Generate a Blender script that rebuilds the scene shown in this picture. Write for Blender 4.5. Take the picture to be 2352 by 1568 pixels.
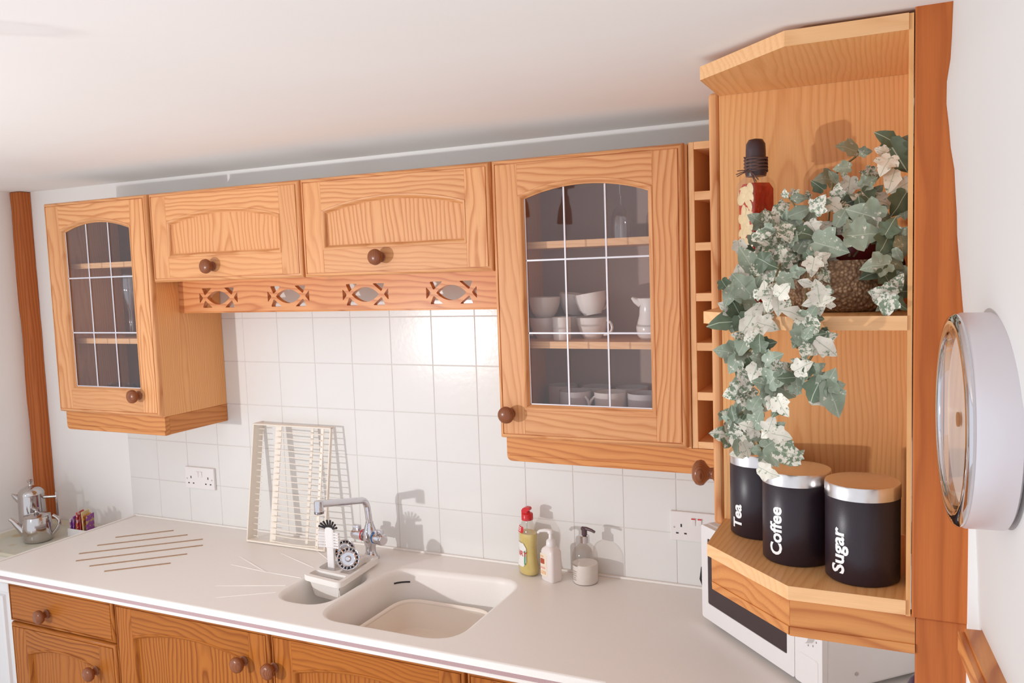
import bpy, bmesh, math, random
from mathutils import Vector, Matrix, noise
from mathutils.geometry import tessellate_polygon

for _o in list(bpy.data.objects):
    bpy.data.objects.remove(_o, do_unlink=True)
SC = bpy.context.scene
COL = SC.collection
R = math.radians
random.seed(7)

# ------------------------------------------------------------------ camera
cam_data = bpy.data.cameras.new('camera')
cam_data.sensor_width = 36.0
cam_data.lens = 1929.81 / 2352 * 36.0
cam_data.clip_start = 0.02
cam = bpy.data.objects.new('camera', cam_data)
COL.objects.link(cam)
_yaw, _pitch, _roll = R(25.215), R(-4.9355), R(-1.9989)
_fw = Vector((-math.sin(_yaw) * math.cos(_pitch), math.cos(_yaw) * math.cos(_pitch), math.sin(_pitch)))
_r = Vector((math.cos(_yaw), math.sin(_yaw), 0))
_u = _r.cross(_fw)
_r2 = math.cos(_roll) * _r + math.sin(_roll) * _u
_u2 = -math.sin(_roll) * _r + math.cos(_roll) * _u
_m = Matrix((_r2, _u2, -_fw)).transposed().to_4x4()
_m.translation = Vector((1.4653, -2.2178, 1.7926))
cam.matrix_world = _m
SC.camera = cam

# ------------------------------------------------------------------ world + lights + exposure
world = bpy.data.worlds.new('world')
SC.world = world
world.use_nodes = True
_bg = world.node_tree.nodes['Background']
_bg.inputs[0].default_value = (0.94, 0.98, 1.05, 1)
_bg.inputs[1].default_value = 1.06
flash = bpy.data.lights.new('flash_lamp', 'SPOT')
flash.spot_size = R(144)
flash.spot_blend = 1.0
flash.energy = 152.0
flash.color = (1.0, 0.995, 0.99)
flash.shadow_soft_size = 0.028
flash_ob = bpy.data.objects.new('flash_lamp', flash)
flash_ob.location = (-1.20, -2.62, 1.40)
flash_ob.rotation_euler = (Vector((1.35, -.85, 1.66)) - Vector(flash_ob.location)).to_track_quat('-Z', 'Y').to_euler()
COL.objects.link(flash_ob)
SC.view_settings.view_transform = 'Standard'
SC.view_settings.look = 'None'
SC.view_settings.exposure = -0.06
SC.view_settings.gamma = 1.0
SC.view_settings.use_curve_mapping = False

SC.cycles.max_bounces = 14
SC.cycles.diffuse_bounces = 8

# ------------------------------------------------------------------ materials
def newmat(name):
    m = bpy.data.materials.new(name)
    m.use_nodes = True
    nt = m.node_tree
    return m, nt, nt.nodes['Principled BSDF']

def setp(b, col=None, rough=.5, metal=0., spec=.5, coat=0., trans=0., ior=1.45):
    if col is not None:
        b.inputs['Base Color'].default_value = (*col, 1)
    b.inputs['Roughness'].default_value = rough
    b.inputs['Metallic'].default_value = metal
    b.inputs['Specular IOR Level'].default_value = spec
    b.inputs['Coat Weight'].default_value = coat
    b.inputs['Coat Roughness'].default_value = .12
    b.inputs['Transmission Weight'].default_value = trans
    b.inputs['IOR'].default_value = ior

def sr(r, g, b):
    f = lambda c: (c / 255 / 12.92) if c / 255 <= .04045 else ((c / 255 + .055) / 1.055) ** 2.4
    return (f(r), f(g), f(b))

def plain(name, col, rough=.5, metal=0., spec=.5, coat=0., mottle=0.0, mscale=40., bump=0., bscale=200.):
    m, nt, b = newmat(name)
    setp(b, col, rough, metal, spec, coat)
    N, L = nt.nodes, nt.links
    tc = N.new('ShaderNodeTexCoord')
    oi = N.new('ShaderNodeObjectInfo'); ad = N.new('ShaderNodeVectorMath'); ad.operation = 'MULTIPLY_ADD'
    ad.inputs[1].default_value = (1, 1, 1); L.new(tc.outputs['Object'], ad.inputs[0])
    cx = N.new('ShaderNodeMath'); cx.operation = 'MULTIPLY'; cx.inputs[1].default_value = 37.0
    L.new(oi.outputs['Random'], cx.inputs[0]); L.new(cx.outputs[0], ad.inputs[2])
    no = N.new('ShaderNodeTexNoise'); no.inputs['Scale'].default_value = mscale; no.inputs['Detail'].default_value = 4
    L.new(ad.outputs[0], no.inputs['Vector'])
    mx = N.new('ShaderNodeMix'); mx.data_type = 'RGBA'
    k = max(mottle, .015)
    mx.inputs['A'].default_value = (*[c * (1 - k) for c in col], 1)
    mx.inputs['B'].default_value = (*[min(1, c * (1 + k)) for c in col], 1)
    L.new(no.outputs['Fac'], mx.inputs['Factor']); L.new(mx.outputs['Result'], b.inputs['Base Color'])
    if bump:
        n2 = N.new('ShaderNodeTexNoise'); n2.inputs['Scale'].default_value = bscale; n2.inputs['Detail'].default_value = 3
        L.new(ad.outputs[0], n2.inputs['Vector'])
        bp = N.new('ShaderNodeBump'); bp.inputs['Strength'].default_value = bump; bp.inputs['Distance'].default_value = .003
        L.new(n2.outputs['Fac'], bp.inputs['Height']); L.new(bp.outputs['Normal'], b.inputs['Normal'])
    return m

def wood(name, axis, light, dark, spacing=.0135, rough=.42, spec=.34, contrast=.9, wobble=1.15, tilt=.05):
    """growth rings cut by a board: rings round an axis that runs along the grain"""
    m, nt, b = newmat(name)
    setp(b, light, rough, 0, spec, .08)
    b.inputs['Coat Roughness'].default_value = .22
    N, L = nt.nodes, nt.links
    def math_(op, a, c=None, v=None):
        n = N.new('ShaderNodeMath'); n.operation = op
        if hasattr(a, 'links'): L.new(a, n.inputs[0])
        else: n.inputs[0].default_value = a
        if c is not None:
            if hasattr(c, 'links'): L.new(c, n.inputs[1])
            else: n.inputs[1].default_value = c
        return n.outputs[0]
    tc = N.new('ShaderNodeTexCoord')
    oi = N.new('ShaderNodeObjectInfo')
    wn = N.new('ShaderNodeTexWhiteNoise'); wn.noise_dimensions = '1D'
    L.new(oi.outputs['Random'], wn.inputs['W'])
    sc = N.new('ShaderNodeSeparateColor'); L.new(wn.outputs['Color'], sc.inputs[0])
    sx = N.new('ShaderNodeSeparateXYZ'); L.new(tc.outputs['Object'], sx.inputs[0])
    o = {'X': (0, 1, 2), 'Y': (1, 0, 2), 'Z': (2, 0, 1)}[axis]
    g, p, q = (sx.outputs[i] for i in o)
    # shifted board position
    g2 = math_('ADD', g, math_('MULTIPLY', sc.outputs[0], 7.0))
    p2 = math_('ADD', p, math_('MULTIPLY', math_('SUBTRACT', sc.outputs[1], .5), .13))
    q2 = math_('ADD', q, math_('ADD', math_('MULTIPLY', sc.outputs[2], .05), .012))
    # long wavering along the grain
    cv = N.new('ShaderNodeCombineXYZ')
    L.new(math_('MULTIPLY', g2, 2.6), cv.inputs[0]); L.new(math_('MULTIPLY', p2, 9.0), cv.inputs[1]); L.new(math_('MULTIPLY', q2, 9.0), cv.inputs[2])
    n1 = N.new('ShaderNodeTexNoise'); n1.inputs['Scale'].default_value = 1.0; n1.inputs['Detail'].default_value = 2.5; n1.inputs['Roughness'].default_value = .55
    L.new(cv.outputs[0], n1.inputs['Vector'])
    s1 = N.new('ShaderNodeSeparateColor'); L.new(n1.outputs['Color'], s1.inputs[0])
    wx = math_('MULTIPLY', math_('SUBTRACT', s1.outputs[0], .5), .062 * wobble)
    wy = math_('MULTIPLY', math_('SUBTRACT', s1.outputs[1], .5), .062 * wobble)
    gl = math_('MULTIPLY', math_('SUBTRACT', sc.outputs[1], .5), 2 * tilt)
    p3 = math_('ADD', math_('ADD', p2, wx), math_('MULTIPLY', g, gl))
    q3 = math_('ADD', math_('ADD', q2, wy), math_('MULTIPLY', g, tilt))
    rr = math_('SQRT', math_('ADD', math_('MULTIPLY', p3, p3), math_('MULTIPLY', q3, q3)))
    fr = math_('FRACT', math_('DIVIDE', rr, spacing))
    ramp = N.new('ShaderNodeValToRGB')
    cr = ramp.color_ramp
    mid = tuple(light[i] * .62 + dark[i] * .38 for i in range(3))
    dk = tuple(light[i] * (1 - contrast) + dark[i] * contrast for i in range(3))
    cr.elements[0].position = 0.0; cr.elements[0].color = (*mid, 1)
    cr.elements[1].position = .12; cr.elements[1].color = (*light, 1)
    for pos, c in ((.42, light), (.68, mid), (.86, dk), (.94, dk), (1.0, mid)):
        e = cr.elements.new(pos); e.color = (*c, 1)
    L.new(fr, ramp.inputs[0])
    # fine fibre
    cf = N.new('ShaderNodeCombineXYZ')
    L.new(math_('MULTIPLY', g2, 14.0), cf.inputs[0]); L.new(math_('MULTIPLY', p2, 420.0), cf.inputs[1]); L.new(math_('MULTIPLY', q2, 420.0), cf.inputs[2])
    n2 = N.new('ShaderNodeTexNoise'); n2.inputs['Scale'].default_value = 1.0; n2.inputs['Detail'].default_value = 2
    L.new(cf.outputs[0], n2.inputs['Vector'])
    hs = N.new('ShaderNodeHueSaturation')
    pm = N.new('ShaderNodeMix'); pm.data_type = 'RGBA'
    pm.inputs['B'].default_value = (*[light[i] * .72 + dark[i] * .28 for i in range(3)], 1)
    L.new(ramp.outputs[0], pm.inputs['A'])
    L.new(math_('MULTIPLY', sc.outputs[2], .60), pm.inputs['Factor'])
    L.new(pm.outputs['Result'], hs.inputs['Color'])
    val = math_('ADD', math_('MULTIPLY', n2.outputs['Fac'], .22), math_('ADD', .83, math_('MULTIPLY', sc.outputs[0], .12)))
    L.new(val, hs.inputs['Value'])
    L.new(hs.outputs[0], b.inputs['Base Color'])
    bp = N.new('ShaderNodeBump'); bp.inputs['Strength'].default_value = .08; bp.inputs['Distance'].default_value = .001
    L.new(fr, bp.inputs['Height']); L.new(bp.outputs['Normal'], b.inputs['Normal'])
    return m

PL, PD = (.735, .365, .158), (.53, .195, .064)
PINE = {a: wood('pine_grain_' + a.lower(), a, PL, PD) for a in 'XYZ'}
TOPW = plain('white_bounce_board', (.80, .78, .76), .6)  # unseen cupboard tops, made white to bounce light onto wall and ceiling
PINE_V = {a: wood('pine_fret_' + a.lower(), a, (.68, .30, .120), (.50, .165, .055), spacing=.016) for a in 'XYZ'}
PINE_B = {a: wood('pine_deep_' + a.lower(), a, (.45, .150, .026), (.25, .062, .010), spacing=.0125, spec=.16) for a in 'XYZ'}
PINE_F = {a: wood('pine_veneer_' + a.lower(), a, (.82, .44, .18), (.67, .295, .10), spacing=.0070, contrast=.9, wobble=.6, tilt=.015) for a in 'XYZ'}
PINE_R = {a: wood('pine_red_stain_' + a.lower(), a, (.66, .280, .085), (.41, .118, .030), spacing=.015, rough=.4) for a in 'XYZ'}
PALE = {a: wood('pale_edge_' + a.lower(), a, (.84, .50, .25), (.72, .37, .16), spacing=.009, contrast=.7) for a in 'XYZ'}
OLD = {a: wood('old_timber_' + a.lower(), a, (.53, .155, .040), (.35, .083, .020), spacing=.013, rough=.5, spec=.18, contrast=.8, wobble=.5, tilt=.01) for a in 'XYZ'}
KNOB = wood('knob_wood', 'Z', (.27, .085, .030), (.15, .042, .015), spacing=.004, rough=.28, spec=.4)
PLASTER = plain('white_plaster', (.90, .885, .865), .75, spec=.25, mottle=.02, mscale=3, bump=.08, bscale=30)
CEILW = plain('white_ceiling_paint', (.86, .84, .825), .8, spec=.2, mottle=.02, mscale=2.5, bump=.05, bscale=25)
PLASTER_DIM = plain('dimmed_white_plaster', (.68, .665, .65), .75, spec=.25, mottle=.02, mscale=3, bump=.08, bscale=30)  # white plaster with the near right wall's dimmer light put into its colour
GROUT = plain('grout', (.66, .625, .60), .8, mottle=.05)
TILEW = plain('glazed_white_tile', (.77, .76, .74), .20, spec=.34, mottle=.012, mscale=14, bump=.07, bscale=60)
RESIN = plain('cream_resin_worktop', (.86, .83, .795), .38, spec=.4, mottle=.05, mscale=420)
RESIN2 = plain('cream_plastic', (.85, .775, .69), .4, spec=.4)
STRIPE = plain('mauve_edge_stripe', (.46, .31, .32), .5, mottle=.25, mscale=500)
CREAM = plain('cream_plastic_rack', (.83, .76, .67), .4)
WHITEP = plain('white_plastic', (.82, .79, .78), .3)
MICROW = plain('white_enamel', (.80, .775, .77), .28)
DARKGLASS = plain('dark_window', (.045, .03, .033), .12, spec=.6)
BLACK = plain('black_rubber', (.03, .024, .028), .45)
CANBLK = plain('black_satin_canister', (.024, .014, .020), .36, spec=.5, mottle=.2, mscale=900, bump=.05, bscale=900)
STEEL = plain('polished_steel', (.56, .52, .51), .11, metal=1., mottle=.03)
BRUSH = plain('brushed_steel', (.72, .68, .67), .26, metal=1., mottle=.06, mscale=120)
CHROME = plain('chrome', (.66, .64, .67), .06, metal=1.)
LEAD = plain('silver_lead_strip', (.70, .69, .74), .35, metal=.35, mottle=.05)
RED = plain('red_plastic', (.62, .02, .025), .3)
BLUE = plain('blue_ring', (.02, .22, .62), .3)
WHITEINK = plain('white_print', (.86, .85, .84), .5)
CERAMIC = plain('white_ceramic', (.80, .74, .68), .2, coat=.3)
BROWNROD = plain('brown_trivet_rod', (.40, .245, .14), .4, mottle=.25, mscale=60)
CABIN = plain('cabinet_lining', (.31, .165, .10), .6, mottle=.1, mscale=8)
WAX = plain('dark_plum_wax', (.055, .030, .034), .35, mottle=.1)
TWINE = plain('brown_twine', (.12, .065, .055), .8, mottle=.3, mscale=300)
FLOORM = plain('cream_floor_tiles', (.72, .68, .63), .4, mottle=.08, mscale=4)

def thin_glass(name, tint=(.9, .9, .9), refl=1.0, rough=.02):
    m, nt, b = newmat(name)
    N, L = nt.nodes, nt.links
    N.remove(b)
    out = N['Material Output']
    tr = N.new('ShaderNodeBsdfTransparent'); tr.inputs[0].default_value = (*tint, 1)
    gl = N.new('ShaderNodeBsdfGlossy'); gl.inputs['Roughness'].default_value = rough
    gl.inputs[0].default_value = (1, 1, 1, 1)
    lw = N.new('ShaderNodeLayerWeight'); lw.inputs[0].default_value = .5
    pw = N.new('ShaderNodeMath'); pw.operation = 'POWER'; pw.inputs[1].default_value = 5; L.new(lw.outputs['Facing'], pw.inputs[0])
    mu = N.new('ShaderNodeMath'); mu.operation = 'MULTIPLY_ADD'; mu.inputs[1].default_value = .9 * min(1, refl); mu.inputs[2].default_value = .04 * refl; mu.use_clamp = True
    L.new(pw.outputs[0], mu.inputs[0])
    mx = N.new('ShaderNodeMixShader')
    L.new(mu.outputs[0], mx.inputs[0]); L.new(tr.outputs[0], mx.inputs[1]); L.new(gl.outputs[0], mx.inputs[2])
    L.new(mx.outputs[0], out.inputs[0])
    return m
PANE = thin_glass('cabinet_pane', (.975, .965, .97), 1.0)
CLEAR = thin_glass('clear_glass', (.95, .95, .95), 1.4)
YELLOWL = thin_glass('yellow_washing_liquid', (.93, .86, .40), 1.0)
GLASSW = thin_glass('wine_glass_crystal', (.93, .93, .94), 3.2, .03)
CLEARP = thin_glass('clear_plastic', (.90, .88, .86), 1.2, .08)
# ------------------------------------------------------------------ mesh helpers
class MB:
    """collects geometry in world coordinates; build() links it as one mesh object"""
    def __init__(s):
        s.v = []; s.f = []; s.m = []
    def add(s, vs, fs, mi=0):
        o = len(s.v)
        s.v += [tuple(v) for v in vs]
        for f in fs:
            s.f.append(tuple(i + o for i in f)); s.m.append(mi)
        return s
    def box(s, x0, x1, y0, y1, z0, z1, bev=0., mi=0, seg=2):
        x0, x1 = min(x0, x1), max(x0, x1); y0, y1 = min(y0, y1), max(y0, y1); z0, z1 = min(z0, z1), max(z0, z1)
        if bev <= 0:
            vs = [(x, y, z) for x in (x0, x1) for y in (y0, y1) for z in (z0, z1)]
            return s.add(vs, [(0, 1, 3, 2), (4, 6, 7, 5), (0, 4, 5, 1), (2, 3, 7, 6), (0, 2, 6, 4), (1, 5, 7, 3)], mi)
        bm = bmesh.new()
        bmesh.ops.create_cube(bm, size=1)
        for v in bm.verts:
            v.co = Vector(((x0 + x1) / 2 + v.co.x * (x1 - x0), (y0 + y1) / 2 + v.co.y * (y1 - y0), (z0 + z1) / 2 + v.co.z * (z1 - z0)))
        bmesh.ops.bevel(bm, geom=bm.edges[:], offset=min(bev, .49 * min(x1 - x0, y1 - y0, z1 - z0)), segments=seg, profile=.5, affect='EDGES')
        bm.verts.index_update()
        s.add([v.co for v in bm.verts], [[v.index for v in f.verts] for f in bm.faces], mi)
        bm.free()
        return s
    def poly(s, outer, holes, fn, a, b, mi=0, side=None):
        """plate from a 2D outline with holes; fn(u, v, t) -> xyz, t runs a..b"""
        loops = [outer] + holes
        tri = tessellate_polygon([[Vector((p[0], p[1], 0)) for p in lp] for lp in loops])
        flat = [p for lp in loops for p in lp]
        n = len(flat)
        vs = [fn(p[0], p[1], a) for p in flat] + [fn(p[0], p[1], b) for p in flat]
        fs = [tuple(t) for t in tri] + [tuple(i + n for i in reversed(t)) for t in tri]
        s.add(vs, fs, mi)
        o = len(s.v) - 2 * n
        k = 0
        for lp in loops:
            for i in range(len(lp)):
                j = (i + 1) % len(lp)
                s.f.append((o + k + i, o + k + j, o + n + k + j, o + n + k + i)); s.m.append(mi if side is None else side)
            k += len(lp)
        return s
    def prism_y(s, pts, y0, y1, mi=0, holes=()):
        return s.poly(pts, list(holes), lambda u, v, t: (u, t, v), y0, y1, mi)
    def prism_z(s, pts, z0, z1, mi=0, holes=(), side=None):
        return s.poly(pts, list(holes), lambda u, v, t: (u, v, t), z0, z1, mi, side)
    def prism_x(s, pts, x0, x1, mi=0):
        return s.poly(pts, [], lambda u, v, t: (t, u, v), x0, x1, mi)
    def lathe(s, prof, c, axis=(0, 0, 1), seg=28, mi=0, mis=None, sx=1., rot=0.):
        ax = Vector(axis).normalized()
        t = Vector((1, 0, 0)) if abs(ax.x) < .9 else Vector((0, 1, 0))
        u = (t - ax * t.dot(ax)).normalized(); w = ax.cross(u)
        c = Vector(c); rings = []
        vs = []; fs = []; ms = []
        for r, h in prof:
            if r < 1e-6:
                vs.append(c + ax * h); rings.append([len(vs) - 1])
            else:
                st = len(vs)
                for i in range(seg):
                    a = 2 * math.pi * i / seg
                    cu, cw = math.cos(a) * r * sx, math.sin(a) * r
                    cu, cw = cu * math.cos(rot) - cw * math.sin(rot), cu * math.sin(rot) + cw * math.cos(rot)
                    vs.append(c + ax * h + u * cu + w * cw)
                rings.append(list(range(st, st + seg)))
        for k in range(len(rings) - 1):
            a, b = rings[k], rings[k + 1]
            m = mis[k] if mis else mi
            for i in range(seg):
                j = (i + 1) % seg
                if len(a) == 1 and len(b) == 1: continue
                if len(a) == 1: f = (a[0], b[j], b[i])
                elif len(b) == 1: f = (a[i], a[j], b[0])
                else: f = (a[i], a[j], b[j], b[i])
                fs.append(f); ms.append(m)
        o = len(s.v)
        s.v += [tuple(v) for v in vs]
        s.f += [tuple(i + o for i in f) for f in fs]; s.m += ms
        return s
    def tube(s, path, r, seg=8, closed=False, mi=0, cap=True):
        P = [Vector(p) for p in path]; n = len(P)
        rs = r if isinstance(r, (list, tuple)) else [r] * n
        vs = []; fs = []
        prev = None
        for i in range(n):
            a = P[(i - 1) % n] if (closed or i > 0) else P[i]
            b = P[(i + 1) % n] if (closed or i < n - 1) else P[i]
            d = (b - a).normalized()
            if prev is None:
                t = Vector((0, 0, 1)) if abs(d.z) < .9 else Vector((1, 0, 0))
                u = (t - d * t.dot(d)).normalized()
            else:
                u = (prev - d * prev.dot(d)).normalized()
            prev = u; w = d.cross(u)
            for k in range(seg):
                q = 2 * math.pi * k / seg
                vs.append(P[i] + (u * math.cos(q) + w * math.sin(q)) * rs[i])
        m = n if closed else n - 1
        for i in range(m):
            j = (i + 1) % n
            for k in range(seg):
                l = (k + 1) % seg
                fs.append((i * seg + k, i * seg + l, j * seg + l, j * seg + k))
        if cap and not closed:
            fs.append(tuple(range(seg))[::-1]); fs.append(tuple((n - 1) * seg + k for k in range(seg)))
        return s.add(vs, fs, mi)
    def sweep(s, path, prof, fn, mi=0, mfn=None):
        """closed 2D path (counter-clockwise), profile (inset, depth) mitred round it; fn(u, v, d) -> xyz"""
        n = len(path); vs = []
        for (ins, d) in prof:
            for p in offset_poly(path, ins):
                vs.append(fn(p[0], p[1], d))
        o = len(s.v); s.v += [tuple(v) for v in vs]
        for k in range(len(prof) - 1):
            for i in range(n):
                j = (i + 1) % n
                s.f.append((o + k * n + i, o + k * n + j, o + (k + 1) * n + j, o + (k + 1) * n + i))
                s.m.append(mfn(i) if mfn else mi)
        return s
    def rotz(s, ang, c=(0, 0), start=0):
        ca, sa = math.cos(ang), math.sin(ang)
        for i in range(start, len(s.v)):
            x, y, z = s.v[i]; x -= c[0]; y -= c[1]
            s.v[i] = (c[0] + x * ca - y * sa, c[1] + x * sa + y * ca, z)
        return s
    def map(s, fn, start=0):
        for i in range(start, len(s.v)): s.v[i] = tuple(fn(*s.v[i]))
        return s
    def build(s, name, mats, parent=None, smooth=18, flip=True):
        me = bpy.data.meshes.new(name)
        xs, ys, zs = zip(*s.v)
        org = Vector(((min(xs) + max(xs)) / 2, (min(ys) + max(ys)) / 2, min(zs)))
        me.from_pydata([Vector(v) - org for v in s.v], [], s.f)
        if not isinstance(mats, (list, tuple)): mats = [mats]
        for m in mats: me.materials.append(m)
        if len(mats) > 1: me.polygons.foreach_set('material_index', s.m)
        bm = bmesh.new(); bm.from_mesh(me)
        bmesh.ops.remove_doubles(bm, verts=bm.verts[:], dist=1e-6)
        if flip: bmesh.ops.recalc_face_normals(bm, faces=bm.faces[:])
        bm.to_mesh(me); bm.free()
        if smooth:
            me.shade_smooth(); me.set_sharp_from_angle(angle=R(smooth))
        ob = bpy.data.objects.new(name, me); COL.objects.link(ob)
        if parent is not None:
            ob.parent = parent; ob.location = org - world_loc(parent)
        else:
            ob.location = org
        return ob

def world_loc(o):
    l = Vector(o.location)
    while o.parent: o = o.parent; l += Vector(o.location)
    return l

def offset_poly(P, d):
    n = len(P); out = []
    for i in range(n):
        a, b, c = Vector(P[i - 1][:2]), Vector(P[i][:2]), Vector(P[(i + 1) % n][:2])
        e1, e2 = (b - a).normalized(), (c - b).normalized()
        n1, n2 = Vector((-e1.y, e1.x)), Vector((-e2.y, e2.x))
        m = n1 + n2
        k = d / max(.25, (m.length / 2) ** 2) / 2
        q = b + m * k
        out.append((q.x, q.y))
    return out

def rrect(x0, x1, y0, y1, r, n=8):
    pts = []
    for cx, cy, a0 in ((x1 - r, y1 - r, 0), (x0 + r, y1 - r, 90), (x0 + r, y0 + r, 180), (x1 - r, y0 + r, 270)):
        for i in range(n + 1):
            a = R(a0 + 90 * i / n)
            pts.append((cx + r * math.cos(a), cy + r * math.sin(a)))
    return pts

def rquad(cor, r, n=8):
    """round the corners of a counter-clockwise polygon"""
    pts = []; k = len(cor)
    for i in range(k):
        a, b, c = Vector(cor[i - 1]), Vector(cor[i]), Vector(cor[(i + 1) % k])
        rr = r[i] if isinstance(r, (list, tuple)) else r
        p, q = b + (a - b).normalized() * rr, b + (c - b).normalized() * rr
        for j in range(n + 1):
            t = j / n
            v = p * (1 - t) ** 2 + b * 2 * t * (1 - t) + q * t * t
            pts.append((v.x, v.y))
    return pts

def tag(o, label=None, cat=None, group=None, kind=None):
    if label: o['label'] = label
    if cat: o['category'] = cat
    if group: o['group'] = group
    if kind: o['kind'] = kind
    return o

def thing(name, loc, label, cat, group=None):
    o = bpy.data.objects.new(name, None); o.empty_display_size = .05
    o.location = loc; COL.objects.link(o)
    return tag(o, label, cat, group)

def dup(o, parent=None, loc=None, delta=None):
    c = o.copy(); COL.objects.link(c)
    if parent is not None: c.parent = parent
    if loc is not None: c.location = loc
    if delta is not None: c.location = Vector(c.location) + Vector(delta)
    return c

def dup_tree(o, delta):
    c = dup(o, None, None, delta)
    for ch in o.children:
        d = ch.copy(); COL.objects.link(d); d.parent = c
        for g in ch.children:
            e = g.copy(); COL.objects.link(e); e.parent = d
    return c

def text2d(txt, length, height, bold=.012, cuts=14):
    """flat lettering: verts (u along the line, v across) and faces, scaled to length x cap height"""
    cu = bpy.data.curves.new('lettering', 'FONT'); cu.body = txt; cu.offset = bold; cu.resolution_u = 3
    ob = bpy.data.objects.new('lettering', cu); COL.objects.link(ob)
    bpy.context.view_layer.update()
    me = bpy.data.meshes.new_from_object(ob.evaluated_get(bpy.context.evaluated_depsgraph_get()))
    bpy.data.objects.remove(ob, do_unlink=True)
    bm = bmesh.new(); bm.from_mesh(me); bpy.data.meshes.remove(me)
    xs = [v.co.x for v in bm.verts]; x0, x1 = min(xs), max(xs)
    cap = .70
    for v in bm.verts:
        v.co = Vector(((v.co.x - x0) / (x1 - x0) * length, v.co.y / cap * height, 0))
    ys = [v.co.y for v in bm.verts]; y0, y1 = min(ys), max(ys)
    for i in range(1, cuts):
        bmesh.ops.bisect_plane(bm, geom=bm.verts[:] + bm.edges[:] + bm.faces[:], plane_co=(0, y0 + (y1 - y0) * i / cuts, 0), plane_no=(0, 1, 0))
    bm.verts.index_update()
    r = ([tuple(v.co) for v in bm.verts], [[v.index for v in f.verts] for f in bm.faces])
    bm.free()
    return r

def arc_pts(xl, xr, zs, za, n=16):
    """arch from right spring to left spring over the apex"""
    h = za - zs; w = (xr - xl) / 2
    rad = (w * w + h * h) / (2 * h); cz = za - rad; cx = (xl + xr) / 2
    a = math.asin(w / rad)
    return [(cx + rad * math.sin(a - 2 * a * i / n), cz + rad * math.cos(a - 2 * a * i / n)) for i in range(n + 1)]

# ------------------------------------------------------------------ joinery
def make_knob(parent, x, y, z, axis=(0, -1, 0), r=.0220, ln=.041):
    prof = [(0, 0), (r * .62, 0), (r * .66, .003), (r * .46, .006), (r * .42, .012), (r * .62, .017), (r * .93, .0225), (r, .028), (r * .93, .0345), (r * .62, ln - .0018), (0, ln)]
    return MB().lathe(prof, (x, y, z), axis, 24).build('knob', KNOB, parent, 60)

def make_door(parent, x0, x1, z0, z1, yf, kind='panel', knob=None, th=.018, stile=.0726, drop=.092, rise=.031, brail=.075, W=PINE):
    fn = lambda u, v, d: (u, yf + d, v)
    mw = .0125
    outer = [(x0, z0), (x1, z0), (x1, z1), (x0, z1)]
    prof = [(0, th), (0, .0100), (.0012, .0062), (.0040, .0024), (.0078, .0006), (.0098, .0002), (.0104, .0034), (mw, .0034), (mw, th)]
    mb = MB().sweep(outer, prof, fn, mfn=lambda i: 0 if i % 2 == 0 else 1)
    mb.sweep(outer, [(0, th), (mw, th)], fn)
    d = mb.build('door' if kind != 'drawer' else 'drawer', [W['X'], W['Z']], parent, 50)
    xi0, xi1, zi0, zi1 = x0 + mw, x1 - mw, z0 + mw, z1 - mw
    yb = yf + th
    if kind == 'drawer':
        MB().box(xi0, xi1, yf + .0004, yb, zi0, zi1, .0015).build('drawer_front', W['X'], d)
    else:
        ol, orr = x0 + stile, x1 - stile
        zb = z0 + brail; zs = z1 - drop; za = zs + rise
        MB().box(xi0, ol, yf, yb, zi0, zi1, .0006, seg=1).build('stile', W['Z'], d)
        MB().box(orr, xi1, yf, yb, zi0, zi1, .0006, seg=1).build('stile', W['Z'], d)
        MB().box(ol, orr, yf + .0002, yb, zi0, zb, .0006, seg=1).build('bottom_rail', W['X'], d)
        arch = arc_pts(ol, orr, zs, za)
        MB().prism_y([(ol, zi1)] + arch[::-1] + [(orr, zi1)], yf + .0002, yb).build('top_rail', W['X'], d, 30)
        path = [(ol, zb), (orr, zb)] + arch
        bp = [(-.001, .001), (.0004, -.0016), (.0036, -.0018), (.0066, .0004), (.0092, .0052), (.0104, .0090), (.0125, .0100), (.0125, .0155)]
        nb = len(path)
        MB().sweep(path, bp, fn, mfn=lambda i: 1 if i in (1, nb - 1) else 0).build('bead', [W['X'], W['Z']], d, 50)
        inner = offset_poly(path, .0115)
        if kind == 'panel':
            MB().prism_y(inner, yf + .0108, yf + .0150).build('panel', W['Z'], d, 30)
        else:
            MB().prism_y(inner, yf + .0125, yf + .0145).build('pane', PANE, d, 30)
            il, ir = ol + .0125, orr - .0125
            ib = zb + .0125
            w = .0048
            iarc = offset_poly(path, .0125)[2:]
            def top(x):
                for p, q in zip(iarc, iarc[1:]):
                    if q[0] <= x <= p[0]:
                        t = (x - q[0]) / (p[0] - q[0] + 1e-9)
                        return q[1] + t * (p[1] - q[1])
                return zs
            for t in (1 / 3, 2 / 3):
                x = il + (ir - il) * t
                MB().box(x - w / 2, x + w / 2, yf + .0105, yf + .0125, ib, top(x), .0008, seg=1).build('lead_strip', LEAD, d)
            for z in (z0 + .4525, z0 + .2700):
                MB().box(il, ir, yf + .0108, yf + .0125, z - w / 2, z + w / 2, .0008, seg=1).build('lead_strip', LEAD, d)
            MB().box(il, ir, yf + .0108, yf + .0125, ib, ib + .0035, .0008, seg=1).build('lead_strip', LEAD, d)
            MB().box(il, il + .003, yf + .0108, yf + .0125, ib, zs, .0008, seg=1).build('lead_strip', LEAD, d)
    if knob:
        make_knob(d, knob[0], yf + .0005, knob[1])
    return d
# ------------------------------------------------------------------ the room
YC, YD = -.2756, -.2932            # carcass front, door front of the wall cabinets
ZT, ZB, ZM, ZP = 2.0649, 1.3593, 1.7885, 1.2957
WT = .91                           # worktop height
CE = 2.1574
XR = 1.535                         # right wall

def st(o): o['kind'] = 'structure'; return o

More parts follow.
